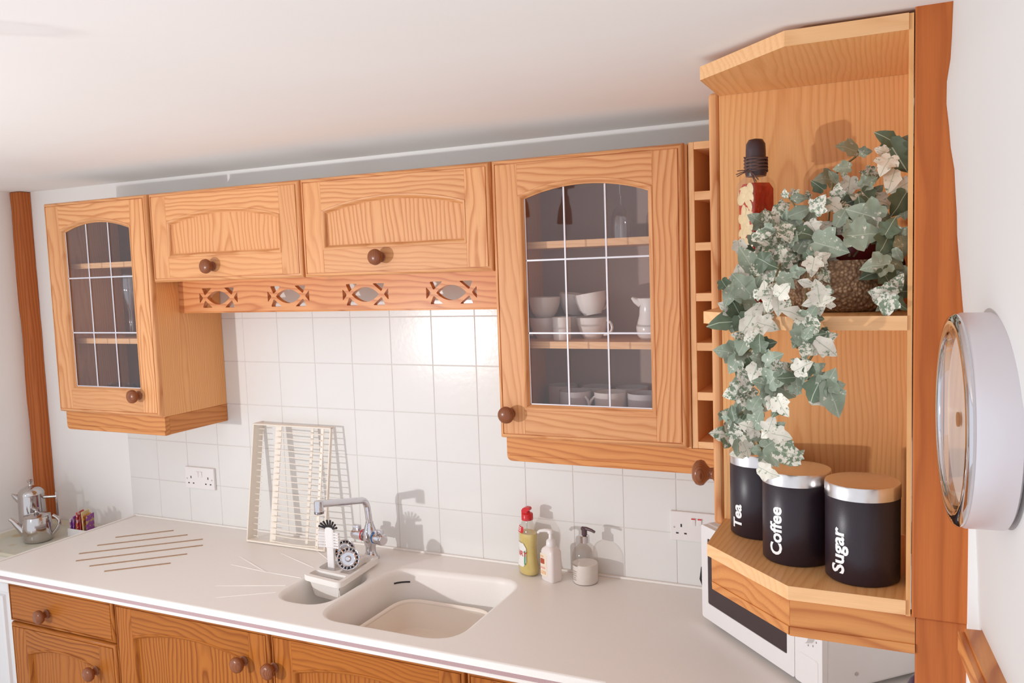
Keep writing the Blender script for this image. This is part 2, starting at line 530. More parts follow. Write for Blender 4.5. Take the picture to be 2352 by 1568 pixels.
st(MB().box(-1.9, 2.2, -2.1, .15, -.06, 0).build('floor', FLOORM))
wb = st(MB().box(-1.85, 1.70, .004, .14, 0, 2.30).build('wall_back', PLASTER))
st(MB().box(-1.84, -1.700, -.75, .004, 0, 2.30).build('wall_left', PLASTER))
st(MB().box(XR, XR + .12, -1.10, .004, 0, 2.30).build('wall_right', PLASTER))

# glazed tiles between worktop and cupboards
proto = MB().box(-.0742, .0742, -.004, .004, -.0742, .0742, .0016, seg=2).build('tile', TILEW, None, 0)
COL.objects.unlink(proto)
gz = [1.6564 - .15 * j for j in range(-1, 5)]
for i in range(-8, 10):
    for j, zt in enumerate(gz):
        x = i * .15 + .075
        t = proto if (i == -8 and j == 0) else proto.copy()
        COL.objects.link(t)
        t.parent = wb
        w = world_loc(wb)
        t.location = Vector((x, .0038, zt - .075 - .0742)) - w
        t.rotation_euler = (random.uniform(-.0012, .0012), 0, random.uniform(-.0012, .0012))
st(MB().box(-1.20, 1.50, .0010, .0042, .90, 1.81).build('trim_1', GROUT))

# ceiling of an old cottage: level, sagging a little above the open shelves
def ceil_z(x, y):
    a = min(1, max(0, (x - .2) / 1.2)); a = a * a * (3 - 2 * a)
    b = min(1, max(0, -y / 1.05)); b = b * b * (3 - 2 * b)
    return CE - .073 * a * b
mb = MB(); nx, ny = 40, 40
vs = []
for i in range(nx + 1):
    for j in range(ny + 1):
        x = -1.85 + 4.1 * i / nx; y = .1 - 2.10 * j / ny
        vs.append((x, y, ceil_z(x, y)))
vs2 = [(v[0], v[1], 2.33) for v in vs]
fs = [(i * (ny + 1) + j, i * (ny + 1) + j + 1, (i + 1) * (ny + 1) + j + 1, (i + 1) * (ny + 1) + j) for i in range(nx) for j in range(ny)]
mb.add(vs, fs); mb.add(vs2, [f[::-1] for f in fs])
mb.build('ceiling', CEILW, flip=False)['kind'] = 'structure'

# rough timber post in the left corner
def post(name, x0, x1, y0, y1, z0, z1, amp, mat, seed, faces=True):
    mb = MB(); n = 60; ring = []
    vs = []
    for k in range(n + 1):
        z = z0 + (z1 - z0) * k / n
        def wob(s, a=amp): return a * noise.noise(Vector((seed + s * 7.3, z * 6, 0))) + a * .5 * noise.noise(Vector((seed + s * 3.1, z * 19, 4)))
        vs += [(x0 + wob(1), y0, z), (x0 + wob(2) + .003, y1 + .004, z), (x0 + wob(2) + .006, y1, z), (x1 - .004, y1 + wob(3, amp * .3), z), (x1, y1 + .004 + wob(3, amp * .3), z), (x1 + wob(4, amp * .4), y0, z)]
    m = 6
    fs = [(k * m + i, k * m + (i + 1) % m, (k + 1) * m + (i + 1) % m, (k + 1) * m + i) for k in range(n) for i in range(m)]
    fs += [tuple(range(m))[::-1], tuple(n * m + i for i in range(m))]
    mb.add(vs, fs)
    return st(mb.build(name, mat, None, 30))
post('trim_2', -1.703, -1.6415, .002, -.0438, 0, CE - .002, .006, OLD['Z'], 3.)

# timber post at the right of the open shelves; plaster laps over its right edge
st(MB().box(1.4735, XR + .04, -1.0846, -1.03, 1.3385, ceil_z(1.5, -1.08) + .004, .002).build('trim_3', OLD['Z']))
st(MB().box(1.478, XR + .04, -1.0796, -1.03, 0, 1.3375, .002).build('trim_4', OLD['Z']))
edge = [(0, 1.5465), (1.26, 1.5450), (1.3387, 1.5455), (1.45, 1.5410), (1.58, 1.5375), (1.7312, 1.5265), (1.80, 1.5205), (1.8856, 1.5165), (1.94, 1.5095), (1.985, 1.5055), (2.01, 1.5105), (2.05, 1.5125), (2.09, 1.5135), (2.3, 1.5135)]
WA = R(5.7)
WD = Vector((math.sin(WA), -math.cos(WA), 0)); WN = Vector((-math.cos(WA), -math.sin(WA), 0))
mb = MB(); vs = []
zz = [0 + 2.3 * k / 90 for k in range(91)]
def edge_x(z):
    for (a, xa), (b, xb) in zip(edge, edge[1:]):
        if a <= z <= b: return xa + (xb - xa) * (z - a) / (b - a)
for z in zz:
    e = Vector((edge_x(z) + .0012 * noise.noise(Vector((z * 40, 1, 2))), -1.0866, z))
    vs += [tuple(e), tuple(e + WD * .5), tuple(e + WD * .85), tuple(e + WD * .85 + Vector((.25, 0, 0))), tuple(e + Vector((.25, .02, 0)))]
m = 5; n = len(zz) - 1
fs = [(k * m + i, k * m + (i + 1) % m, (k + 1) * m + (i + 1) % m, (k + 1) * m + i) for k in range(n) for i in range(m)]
mb.add(vs, fs); st(mb.build('wall_front', PLASTER_DIM, None, 30))
# dado rail on that wall
mb = MB()
s0 = Vector((1.5455, -1.0866, 0)) + WD * .035
for dz0, dz1, off in ((1.322, 1.345, .026),):
    a, b = s0 + WN * off, s0 + WD * .7 + WN * off
    c, d = s0 + WD * .7 - WN * .004, s0 - WN * .004
    mb.prism_z([(p.x, p.y) for p in (a, b, c, d)], dz0, dz1)
    a, b = s0 + WN * (off - .007), s0 + WD * .7 + WN * (off - .007)
    mb.prism_z([(p.x, p.y) for p in (a, b, c, d)], dz1 - .001, dz1 + .004)
st(mb.build('trim_5', PINE_R['Y']))
# ------------------------------------------------------------------ wall cupboards
def carcass(t, x0, x1, z0, z1, shelves=(), lining=CABIN, side='Z', th=.016, left=True, right=True):
    if left: MB().box(x0, x0 + th, YC, -.001, z0, z1, .0006, seg=1).build('side_panel', PINE_F['Z'], t)
    if right: MB().box(x1 - th, x1, YC, -.001, z0, z1, .0006, seg=1).build('side_panel', PINE_F['Z'], t)
    MB().box(x0 + th, x1 - th, YC + .001, -.001, z0, z0 + th).build('bottom_panel', PALE['X'], t)
    MB().box(x0 + th, x1 - th, YC + .001, -.001, z1 - th, z1).build('top_panel', TOPW, t)
    MB().box(x0 + th, x1 - th, -.012, -.006, z0 + th, z1 - th).build('back_panel', lining, t)
    for z in shelves:
        sh = MB().box(x0 + th + .0005, x1 - th - .0005, -.233, -.0125, z - .0175, z, .0004, seg=1).build('shelf', PINE_F['X'], t)
        MB().box(x0 + th + .0005, x1 - th - .0005, -.2355, -.233, z - .0175, z).build('edge_strip', PALE['X'], sh)

def pelmet(t, x0, x1, y, z0, z1, rl=.016, rr=.0, th=.018, W=PINE_R):
    r = max(rl, .0005); q = max(rr, .0005)
    out = rquad([(x0, z1), (x0, z0), (x1, z0), (x1, z1)], [.0005, r, q, .0005], 5)
    mb = MB().prism_y(out, y, y + th)
    mb.prism_y(rquad([(x0 + .006, z0 + .015), (x0 + .006, z0 + .0015), (x1 - .0005, z0 + .0015), (x1 - .0005, z0 + .015)], [.002, r * .8, .0004, .0004], 4), y - .0028, y + .004)
    return mb.build('pelmet', W['X'], t, 30)

X1A, X1B, X2A, X2B, X3A, X3B, X4A, X4B = -1.1709, -.6912, -.6814, -.0925, -.0885, .5117, .5152, 1.0034
c1 = thing('wall_cabinet', (-.931, -.14, ZB), 'leftmost glazed pine wall cupboard beside the corner post, flute glasses inside', 'cabinet', 'pine wall cupboards')
carcass(c1, X1A, -.6933, ZB - .003, ZT - .002, (1.8610, 1.6060))
make_door(c1, X1A, X1B - .002, ZB, ZT, YD, 'glass', (-.7805, 1.4270))
pelmet(c1, -1.158, -.6925, YC - .001, ZP, ZB - .003)
MB().box(-.7110, -.6925, YC + .017, -.001, ZP, ZB - .003, .003).build('pelmet', PINE_R['Y'], c1)

c2 = thing('wall_cabinet', (-.387, -.14, ZM), 'short pine cupboard with arched panel, over the left fretwork', 'cabinet', 'pine wall cupboards')
carcass(c2, -.6925, -.0910, ZM, ZT - .002, (), left=False)
make_door(c2, X2A, X2B, ZM, ZT, YD, 'panel', (-.4310, 1.8320))
c3 = thing('wall_cabinet', (.212, -.14, ZM), 'short pine cupboard with arched panel, beside the glazed cup cupboard', 'cabinet', 'pine wall cupboards')
carcass(c3, -.0900, .5135, ZM, ZT - .002, (), left=False)
make_door(c3, X3A, X3B, ZM, ZT, YD, 'panel', (.1750, 1.8370))

c4 = thing('wall_cabinet', (.759, -.14, ZB), 'glazed pine wall cupboard next to the wine rack, cups and mugs inside', 'cabinet', 'pine wall cupboards')
carcass(c4, X4A - .001, 1.0095, ZB - .003, ZT - .002, (1.8590, 1.6035), lining=plain('grey_lining', (.46, .33, .27), .6, mottle=.06, mscale=8))
make_door(c4, X4A, X4B, ZB, ZT, YD, 'glass', (.5480, 1.4240))
pelmet(c4, .5262, 1.168, YC - .001, ZP, ZB - .003)

# fretwork board between the two glazed cupboards
va = thing('fretwork_valance', (-.09, -.175, 1.6855), 'pine fretwork board with four eye-shaped cut-outs below the short cupboards', 'valance')
def mirror(pts, sx, sz): return [(sx * x, sz * z) for x, z in pts]
def fret(cx, cz):
    holes = []
    lens = []
    n = 14
    for k in range(n + 1):
        a = math.pi * k / n
        x = -.0475 + .095 * k / n
        h = .0215 * (1 - (x / .0475) ** 2) ** .9 if abs(x) < .0475 else 0
        lens.append((x, h))
    holes.append(lens + [(x, -h) for x, h in lens[-2:0:-1]])
    tri = [(-.0680, .0315), (-.0565, .0075), (-.0260, .0315)]
    sid = [(-.0800, .0175), (-.0800, -.0175), (-.0640, 0)]
    for pts in (tri, mirror(tri, -1, 1), mirror(tri, 1, -1), mirror(tri, -1, -1), sid, mirror(sid, -1, 1)):
        a = sum(pts[i - 1][0] * pts[i][1] - pts[i][0] * pts[i - 1][1] for i in range(3))
        if a < 0: pts = pts[::-1]
        holes.append(rquad(pts, [.0045] * 3, 3))
    return [[(cx + x, cz + z) for x, z in h] for h in holes]
hol = []
for cx in (-.5225, -.2412, .0416, .3272): hol += fret(cx, 1.7335)
MB().prism_y([(-.6925, 1.6875), (-.6905, 1.6855), (.5135, 1.6855), (.5135, ZM), (-.6925, ZM)], -.1843, -.1663, 0, hol).build('fret_board', PINE_V['X'], va, 30)
MB().box(-.690, .5135, -.1858, -.1843, 1.6860, 1.6895, .0006, seg=1).build('bead', PINE_R['X'], va)

# wine rack
wr = thing('wine_rack', (1.09, -.14, 1.3557), 'narrow pine wine rack of six square pigeonholes', 'wine rack')
MB().box(1.0115, 1.0250, YC, -.001, 1.3570, 2.0660, .0008, seg=1).build('stile', PALE['Z'], wr)
MB().box(1.1540, 1.1690, YC, -.001, 1.3570, 2.0660, .0008, seg=1).build('stile', PALE['Z'], wr)
for a, b in ((2.0494, 2.0660), (1.9345, 1.9542), (1.8194, 1.8378), (1.7030, 1.7216), (1.5879, 1.6067), (1.4716, 1.4907), (1.3570, 1.3733)):
    MB().box(1.0250, 1.1540, YC + .0005, -.002, a, b, .0006, seg=1).build('divider', [PALE['X']], wr)
MB().box(1.0250, 1.1540, -.012, -.004, 1.3733, 2.0494).build('back_panel', CABIN, wr)

# cupboard on the right wall, seen end on
SX0, SX1, SX2, SY0, SY1, SY2 = 1.1887, 1.3249, 1.4668, -.8111, -.9495, -1.0847
c5 = thing('wall_cabinet', (1.33, -.55, 1.3515), 'pine wall cupboard seen end on, behind the open corner shelves', 'cabinet', 'pine wall cupboards')
MB().box(SX0, SX2 + .0045, SY0, SY0 + .016, 1.3595, 2.0595).build('end_panel', PINE_F['Z'], c5)
MB().box(SX0, SX2 + .0045, SY0 + .016, -.003, 1.3515, 1.3675).build('bottom_panel', PALE['Y'], c5)
MB().box(SX0, SX2 + .0045, SY0 + .016, -.003, 2.044, 2.060).build('top_panel', PINE_F['Y'], c5)
MB().box(SX2 - .012, SX2 + .0045, SY0 + .016, -.003, 1.3675, 2.044).build('back_panel', CABIN, c5)
d5 = MB().box(1.1712, 1.1882, -.8135, -.300, 1.3480, 2.0660, .0072, seg=4).build('door', PINE['Z'], c5)
make_knob(d5, 1.1716, -.785, 1.4290, (-1, 0, 0), .0225, .042)

# open corner shelves
su = thing('corner_shelf_unit', (1.33, -.95, 1.2895), 'open pine corner shelf unit with three chamfered shelves', 'shelf unit')
outl = [(SX0, SY0 + .0005), (SX0, SY1), (SX1, SY2), (SX2, SY2), (SX2, SY0 + .0005)]
for z0, z1 in ((2.0595, 2.0785), (1.7010, 1.7185), (1.3411, 1.3595)):
    s = MB().prism_z([(SX0 + .0008, SY0 - .0005), (SX0 + .0008, SY1 + .0006), (SX1 + .0004, SY2 + .0012), (SX2, SY2 + .0012), (SX2, SY0 - .0005)], z0, z1).build('shelf', PINE_F['Y'], su, 20)
    e = MB()
    for p, q in (((SX0, SY0 - .0005), (SX0, SY1)), ((SX0, SY1), (SX1, SY2)), ((SX1, SY2), (SX2, SY2))):
        d = (Vector(q) - Vector(p)).normalized(); n = Vector((-d.y, d.x)) * .0012
        e.prism_z([p, q, (q[0] + n.x, q[1] + n.y), (p[0] + n.x, p[1] + n.y)], z0 - .0002, z1 + .0002)
    e.build('edge_strip', PALE['X'], s, 20)
MB().box(SX2, SX2 + .0055, SY2 + .002, SY0, 1.3390, 2.0785).build('side_panel', PINE_F['Z'], su)
def strip(p, q, z0, z1, th, r0=.0):
    d = (Vector(q) - Vector(p)); L = d.length; d.normalize(); n = Vector((-d.y, d.x))
    mb = MB(); a = len(mb.v)
    mb.prism_y(rquad([(0, z1), (0, z0), (L, z0), (L, z1)], [.0004, max(r0, .0004), .0004, .0004], 5), 0, th)
    mb.prism_y([(.004 if r0 else 0, z0 + .0015), (L, z0 + .0015), (L, z0 + .013), (.003 if r0 else 0, z0 + .013)], -.0022, .003)
    return mb.map(lambda x, y, z: (p[0] + d.x * x + n.x * y, p[1] + d.y * x + n.y * y, z))
strip((SX0 + .007, SY1 - .0015), (SX1 + .001, SY2 + .006), 1.2895, 1.3410, .016, .014).build('pelmet', PINE_R['X'], su, 30)
strip((SX1 + .0015, SY2 + .005), (1.4775, SY2 + .005), 1.2895, 1.3410, .016).build('pelmet', PINE_R['X'], su, 30)
# ------------------------------------------------------------------ base units and worktop
YB = -.535
def base_unit(x0, x1, label, doors, drawer=None, zl=.868, zr=.868):
    t = thing('base_cabinet', ((x0 + x1) / 2, -.26, 0), label, 'cabinet', 'pine base cupboards')
    MB().box(x0, x0 + .016, YB + .0185, -.002, .10, zl).build('side_panel', PINE_F['Z'], t)
    MB().box(x1 - .016, x1, YB + .0185, -.002, .10, zr).build('side_panel', PINE_F['Z'], t)
    MB().box(x0 + .016, x1 - .016, YB + .0185, -.002, .10, .116).build('bottom_panel', PALE['X'], t)
    MB().box(x0 + .016, x1 - .016, -.012, -.002, .116, .70).build('back_panel', CABIN, t)
    MB().box(x0 + .016, x1 - .016, YB + .0185, YB + .04, .846, .868).build('top_rail', PINE['X'], t)
    MB().box(x0, x1, YB + .06, YB + .075, 0, .10).build('plinth', PINE['X'], t)
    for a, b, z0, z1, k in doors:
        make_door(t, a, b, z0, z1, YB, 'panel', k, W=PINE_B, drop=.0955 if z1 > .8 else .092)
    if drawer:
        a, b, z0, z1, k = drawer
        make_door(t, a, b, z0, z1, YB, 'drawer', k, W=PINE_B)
    return t
base_unit(-1.1625, -.6750, 'pine base cupboard with a drawer, under the trivet end of the worktop', [(-1.160, -.6775, .115, .7095, (-.7680, .6160))], (-1.160, -.6775, .7130, .8455, (-.9750, .7640)))
base_unit(-.6745, -.0785, 'pine base cupboard with arched door left of the sink', [(-.6730, -.0800, .115, .8455, (-.1720, .7500))], zr=.73)
base_unit(-.0780, .5190, 'pine base cupboard with arched door below the big sink bowl', [(-.0765, .5175, .115, .8455, (-.0655, .7500))], zl=.73, zr=.73)
base_unit(.5195, .9180, 'pine base cupboard in the corner right of the sink', [(.5210, .9150, .115, .8455, (.5320, .7500))])

wk = thing('worktop', (.15, -.3, .871), 'cream L-shaped worktop with moulded sink bowls and mauve edge stripe', 'worktop')
XL, YF = -1.1847, -.5920
wout = [(XL, 0), (XL, YF), (.885, YF), (.885, -1.02), (XR - .002, -1.02), (XR - .002, 0)]
main = rquad([(.484, -.118), (.074, -.150), (.076, -.530), (.484, -.530)], .085, 10)
half = rquad([(.050, -.215), (-.120, -.215), (-.120, -.468), (.050, -.468)], .075, 10)
top = MB()
inset = offset_poly(wout, .006)
def hring(h, d): return offset_poly(h, -d)
top.poly(inset, [hring(main, .010), hring(half, .010)], lambda u, v, t: (u, v, t), WT, WT - .0001)
top.sweep(wout, [(.006, WT), (.003, WT - .0010), (.001, WT - .003), (0, WT - .006), (0, .8945), (-.0006, .8935), (-.0006, .8805), (0, .8795), (0, .8730), (.002, .871), (.05, .871)], lambda u, v, d: (u, v, d))
o_top = top.build('surface', RESIN, wk, 40)
mb = MB()
mb.sweep(wout, [(-.0004, .8925), (-.0013, .8922), (-.0013, .8822), (-.0004, .8819)], lambda u, v, d: (u, v, d))
mb.build('edge_stripe', STRIPE, wk, 30)
def bowl(h, prof, name, floor_z):
    mb = MB().sweep(h, prof, lambda u, v, d: (u, v, d))
    last = offset_poly(h, prof[-1][0])
    mb.add([(p[0], p[1], prof[-1][1]) for p in last], [tuple(range(len(last)))])
    return mb.build(name, RESIN, wk, 50)
b_main = bowl(main, [(-.010, WT), (-.006, WT - .0008), (-.002, WT - .0035), (.001, WT - .008), (.003, WT - .016), (.010, .80), (.014, .765), (.022, .750), (.036, .744), (.05, .742)], 'sink_bowl', .74)
b_half = bowl(half, [(-.010, WT), (-.006, WT - .0008), (-.002, WT - .0035), (.001, WT - .008), (.003, WT - .016), (.008, .84), (.014, .815), (.026, .807), (.04, .805)], 'half_bowl', .80)
# overflow slot in the back left corner of the main bowl
ring = offset_poly(main, .0046)
i0 = 11
pts = [(ring[i][0] + .0, ring[i][1], WT - .036) for i in range(i0 + 2, i0 + 7)]
MB().tube(pts, .0026, 8).build('overflow_slot', BLACK, b_main)
# trivet rods
for a, b in (((-1.0223, -.2292), (-.884, -.100)), ((-1.0077, -.3141), (-.7953, -.1212)), ((-.992, -.3959), (-.7056, -.140)), ((-.9379, -.4488), (-.6556, -.1896)), ((-.851, -.468), (-.6382, -.2741)), ((-.7636, -.4851), (-.6213, -.3577))):
    d = Vector((b[0] - a[0], b[1] - a[1], 0)); L = d.length; ang = math.atan2(d.y, d.x)
    MB().box(a[0], a[0] + L, a[1] - .0050, a[1] + .0050, WT - .003, WT + .0016, .0016).rotz(ang, a).build('trivet_rod', BROWNROD, wk)
# drainer ridges running towards the half bowl
for a, b in (((-.4569, -.2322), (-.2771, -.3152)), ((-.2771, -.3152), (-.1400, -.3181)), ((-.3479, -.1636), (-.1402, -.2430)), ((-.4274, -.3005), (-.2771, -.3152)), ((-.3387, -.4558), (-.1442, -.3819)), ((-.2719, -.5239), (-.1357, -.4338)), ((-.2609, -.0979), (-.1400, -.1755))):
    MB().tube([(a[0], a[1], WT - .0012), ((a[0] + b[0]) / 2, (a[1] + b[1]) / 2, WT - .0006), (b[0], b[1], WT - .0008)], .0020, 8).build('drainer_ridge', RESIN, wk)
# upstand lip at wall and left end
MB().box(XL, XR - .002, -.0105, -.0005, WT, WT + .006, .002).build('upstand', RESIN, wk)
MB().box(XL, XL + .009, YF + .010, -.010, WT, WT + .0038, .0015).build('end_lip', RESIN, wk)

# bowl standing in the sink
wbw = rquad([(.425, -.180), (.125, -.180), (.118, -.487), (.425, -.487)], .07, 8)
mb = MB().sweep(wbw, [(.004, .826), (-.004, .829), (-.006, .833), (-.003, .836), (.001, .834), (.003, .829), (.008, .790), (.014, .758), (.03, .752), (.04, .752)], lambda u, v, d: (u, v, d))
last = offset_poly(wbw, .04); mb.add([(p[0], p[1], .752) for p in last], [tuple(range(len(last)))])
mb.sweep(wbw, [(.006, .828), (.010, .790), (.018, .747), (.04, .744)], lambda u, v, d: (u, v, d))
last = offset_poly(wbw, .04); mb.add([(p[0], p[1], .7435) for p in last], [tuple(range(len(last)))])
tag(mb.build('washing_up_bowl', RESIN2, None, 50), 'cream plastic washing-up bowl standing in the big sink bowl', 'bowl')

# unit under the right worktop
rb = thing('base_cabinet', (1.22, -.78, 0), 'pine base cupboard facing left under the right-hand worktop', 'cabinet', 'pine base cupboards')
MB().box(.945, XR - .004, -1.01, -.545, .10, .868).build('body', PINE_F['Z'], rb)
MB().box(.926, .944, -1.008, -.60, .115, .845, .004).build('door', PINE['Z'], rb)
MB().box(.985, XR - .004, -1.0, -.545, 0, .10).build('plinth', PINE['Y'], rb)
# ------------------------------------------------------------------ sockets
def socket(x0, x1, z0, z1, label, red):
    t = thing('double_socket', ((x0 + x1) / 2, -.004, z0), label, 'socket', 'double sockets on the tiles')
    MB().box(x0, x1, -.0105, -.0003, z0, z1, .0018).build('face_plate', WHITEP, t)
    cx, w, h = (x0 + x1) / 2, x1 - x0, z1 - z0
    for s in (-1, 1):
        px = cx + s * w * .292
        for dx, dz, a, b in ((0, .002, .0021, .0043), (-.0112, -.0195, .0035, .0021), (.0112, -.0195, .0035, .0021)):
            MB().box(px + dx - a, px + dx + a, -.0108, -.009, z0 + h * .5 + dz - b, z0 + h * .5 + dz + b).build('pin_hole', BLACK, t)
        MB().lathe([(0, 0), (.0026, 0), (.0026, .0006), (0, .0009)], (cx + s * w * .425, -.0105, z0 + h * .46), (0, -1, 0), 12).build('screw', STEEL, t)
        rx = cx + s * .0085
        sw = MB().box(rx - .0052, rx + .0052, -.0132, -.0100, z0 + h * .55, z0 + h * .82, .001)
        sw.map(lambda x, y, z: (x, y - (z - z0 - h * .68) * .10 if y < -.011 else y, z))
        k = sw.build('switch_rocker', WHITEP, t)
        if red:
            MB().box(rx - .0051, rx + .0051, -.0150, -.0128, z0 + h * .775, z0 + h * .815).build('red_mark', RED, k)
    return t
socket(-.9075, -.7680, 1.0410, 1.1195, 'white double socket between dish rack and corner', False)
socket(.8850, 1.0290, 1.0400, 1.1205, 'white double socket with red-tipped switches behind the microwave', True)

# ------------------------------------------------------------------ plate rack leaning on the tiles
pr = thing('plate_rack', (-.38, -.08, WT), 'cream plastic wire plate rack leaning upright against the tiles', 'dish rack')
def lean(z): return -.112 + (z - .912) / (1.302 - .912) * .066      # front plane y at height z
def rk(mb): return mb.map(lambda x, y, z: (x, y + lean(z), z))
Z0, Z1 = .9125, 1.302
nz = 1
rk(MB().box(-.5385, -.5345, 0, .048, Z0, Z1, .0008)).build('side_plate', CREAM, pr)
rk(MB().box(-.2180, -.2140, -.001, .010, Z0, Z1, .0008)).build('side_plate', CREAM, pr)
rk(MB().box(-.5385, -.2140, -.002, .022, Z1 - .005, Z1, .002)).build('top_rail', CREAM, pr)
rk(MB().box(-.5345, -.2180, -.002, .016, Z0, Z0 + .006, .002)).build('bottom_rail', CREAM, pr)
for xa, xb, ya in ((-.4480, -.4230, .010), (-.3120, -.3010, .024), (-.2560, -.2450, .004)):
    rk(MB().box(xa, xb, ya, ya + .003, Z0 + .004, Z1 - .004, .0008)).build('upright', CREAM, pr)
wproto = None
for k in range(19):
    z = Z1 - .022 - k * .0197
    path = [(-.4380 + .188 * t, lean(z) + .002 - .010 * math.sin(math.pi * t), z - .002 * t) for t in (0, .1, .25, .5, .75, .9, 1)]
    MB().tube(path, .0018, 6).build('wire', CREAM, pr)
    MB().tube([(-.5350, lean(z) + .024, z), (-.505, lean(z) + .020, z + .001)], .0014, 6).build('wire_stub', CREAM, pr)
    MB().tube([(-.2160, lean(z) + .012, z), (-.245, lean(z) + .010, z)], .0014, 6).build('wire_stub', CREAM, pr)

# ------------------------------------------------------------------ mixer tap
tp = thing('mixer_tap', (-.040, -.105, WT), 'chrome kitchen mixer tap with red and blue ringed handles', 'tap')
TX, TY = -.0420, -.1030
MB().lathe([(0, WT), (.027, WT), (.027, WT + .004), (.022, WT + .010), (.0165, WT + .022), (.0165, WT + .038), (.020, WT + .050), (.0225, WT + .066), (.021, WT + .084), (.0165, WT + .098), (.0125, WT + .110), (.0125, WT + .116), (0, WT + .116)], (TX, TY, 0), (0, 0, 1), 28).build('body', CHROME, tp, 60)
tip = Vector((-.0690, -.3050, 1.1345)); bend = Vector((TX - .006, TY - .004, 1.0940))
path = [Vector((TX, TY, 1.018)), Vector((TX - .002, TY, 1.045)), Vector((TX - .004, TY - .001, 1.068))]
for k in range(1, 9):
    a = math.pi / 2 * k / 8
    path.append(Vector((TX - .005 - .004 * k / 8, TY - .030 * (1 - math.cos(a)), 1.068 + .032 * math.sin(a))))
path += [path[-1].lerp(tip, t) for t in (.25, .5, .75, 1)]
MB().tube(path, [.0105] * 5 + [.0108] * (len(path) - 6) + [.0112], 14).build('spout', CHROME, tp, 60)
MB().lathe([(0, .012), (.0125, .010), (.0135, .003), (.0135, -.020), (.0128, -.026), (.0105, -.0265), (0, -.024)], (tip.x, tip.y - .004, tip.z), (0, 0, 1), 20).build('nozzle', CHROME, tp, 60)
MB().lathe([(.0132, -.020), (.0140, -.021), (.0140, -.027), (.0115, -.0275)], (tip.x, tip.y - .004, tip.z), (0, 0, 1), 20).build('aerator', plain('dark_chrome', (.25, .22, .22), .2, 1.), tp, 60)
for s, ring in ((-1, RED), (1, BLUE)):
    ax = Vector((s * .95, -.22 * s - .10, 0)).normalized()
    c0 = Vector((TX, TY, .980))
    h = MB().lathe([(0, .010), (.0120, .012), (.0120, .023), (.0165, .026), (.0172, .034), (.0172, .064), (.0145, .069), (0, .070)], c0, ax, 22)
    m_ = c0 + ax * .050
    n0 = len(h.v); h.box(m_.x - .0125, m_.x + .0125, m_.y - .012, m_.y + .004, m_.z + .006, m_.z + .0315, .003)
    hd = h.build('handle', CHROME, tp, 50)
    MB().lathe([(.0166, .0255), (.0180, .0255), (.0180, .0292), (.0166, .0292)], c0, ax, 22).build('colour_ring', ring, hd, 60)

# ------------------------------------------------------------------ sink tidy with brush and plugs
cd = thing('sink_tidy', (-.04, -.27, .86), 'cream plastic sink tidy perched over the half bowl', 'sink tidy')
c_out = rquad([(.018, -.140), (-.118, -.140), (-.118, -.345), (.036, -.368)], [.02, .03, .03, .025], 6)
cell_a = rquad([(.020, -.312), (-.100, -.300), (-.100, -.333), (.022, -.350)], .010, 5)
cell_b = rquad([(-.030, -.212), (-.108, -.205), (-.106, -.288), (-.030, -.294)], .022, 5)
cell_c = rquad([(.010, -.165), (-.095, -.158), (-.022, -.292), (.020, -.298)], .016, 5)
cell_c = rquad([(.008, -.158), (-.022, -.160), (-.020, -.296), (.022, -.300)], .010, 5)
cell_d = rquad([(-.034, -.158), (-.104, -.156), (-.104, -.196), (-.034, -.200)], .012, 5)
t_ = MB().prism_z(c_out, .918, .934, 0, [cell_a, cell_b, cell_c, cell_d])
t_.build('rim', RESIN, cd, 40)
ins = offset_poly(c_out, .010)
mb = MB().sweep(ins, [(0, .9175), (.006, .905), (.016, .868), (.022, .862)], lambda u, v, d: (u, v, d))
lst = offset_poly(ins, .022); mb.add([(p[0], p[1], .862) for p in lst], [tuple(range(len(lst)))])
mb.build('tray', RESIN, cd, 40)
br = thing('dish_brush', (-.078, -.250, .866), 'white washing-up brush with black-tipped bristles standing in the sink tidy', 'brush')
bx, by = -.0785, -.252
MB().box(bx - .0125, bx + .0125, by - .005, by + .004, .866, 1.000, .003).build('handle', WHITEP, br)
MB().box(bx - .0165, bx + .0165, by - .006, by + .004, .985, 1.052, .006).build('head', WHITEP, br)
for k in range(8):
    a = R(20 + 140 * k / 7); d = Vector((math.cos(a), -.35 * abs(math.cos(a)), math.sin(a))).normalized()
    p = Vector((bx + .012 * math.cos(a), by - .003, 1.044 + .004 * math.sin(a)))
    MB().tube([p, p + d * .024], [.0024, .0034], 6).build('bristle_tuft', BLACK, br)
for s in (-1, 1):
    for k in range(6):
        z = .990 + k * .0085
        p = Vector((bx + s * .014, by - .002, z))
        MB().tube([p, p + Vector((s * .0235, -.006, .002))], [.0026, .0042], 6).build('bristle_tuft', WHITEP, br)
def strainer(c, ax, r, label):
    t = thing('sink_plug', c, label, 'sink plug', 'basket plugs in the sink tidy')
    ax = Vector(ax).normalized(); c = Vector(c)
    MB().lathe([(0, .010), (.006, .012), (.0085, .010), (.0095, .004), (r * .50, .003), (r * .62, .005), (r * .72, .003)], c, ax, 28).build('centre_dish', CHROME, t, 50)
    MB().lathe([(r * .90, .0035), (r, .005), (r * 1.03, .003), (r * 1.0, .0), (r * .90, -.004), (r * .80, -.010), (r * .5, -.012), (0, -.012)], c, ax, 32).build('rim', CHROME, t, 50)
    u = ax.orthogonal().normalized(); w = ax.cross(u)
    sp = None
    for k in range(16):
        a = 2 * math.pi * k / 16
        d = u * math.cos(a) + w * math.sin(a)
        MB().tube([c + d * r * .70 + ax * .003, c + d * r * .92 + ax * .0035], .0022, 6).build('spoke', CHROME, t)
    MB().lathe([(r * .70, .0005), (r * .92, .0005)], c, ax, 28).build('dark_gap', BLACK, t)
    return t
strainer((-.006, -.266, .9665), (.35, -.85, .30), .0335, 'front chrome basket plug with round hub, leaning in the sink tidy')
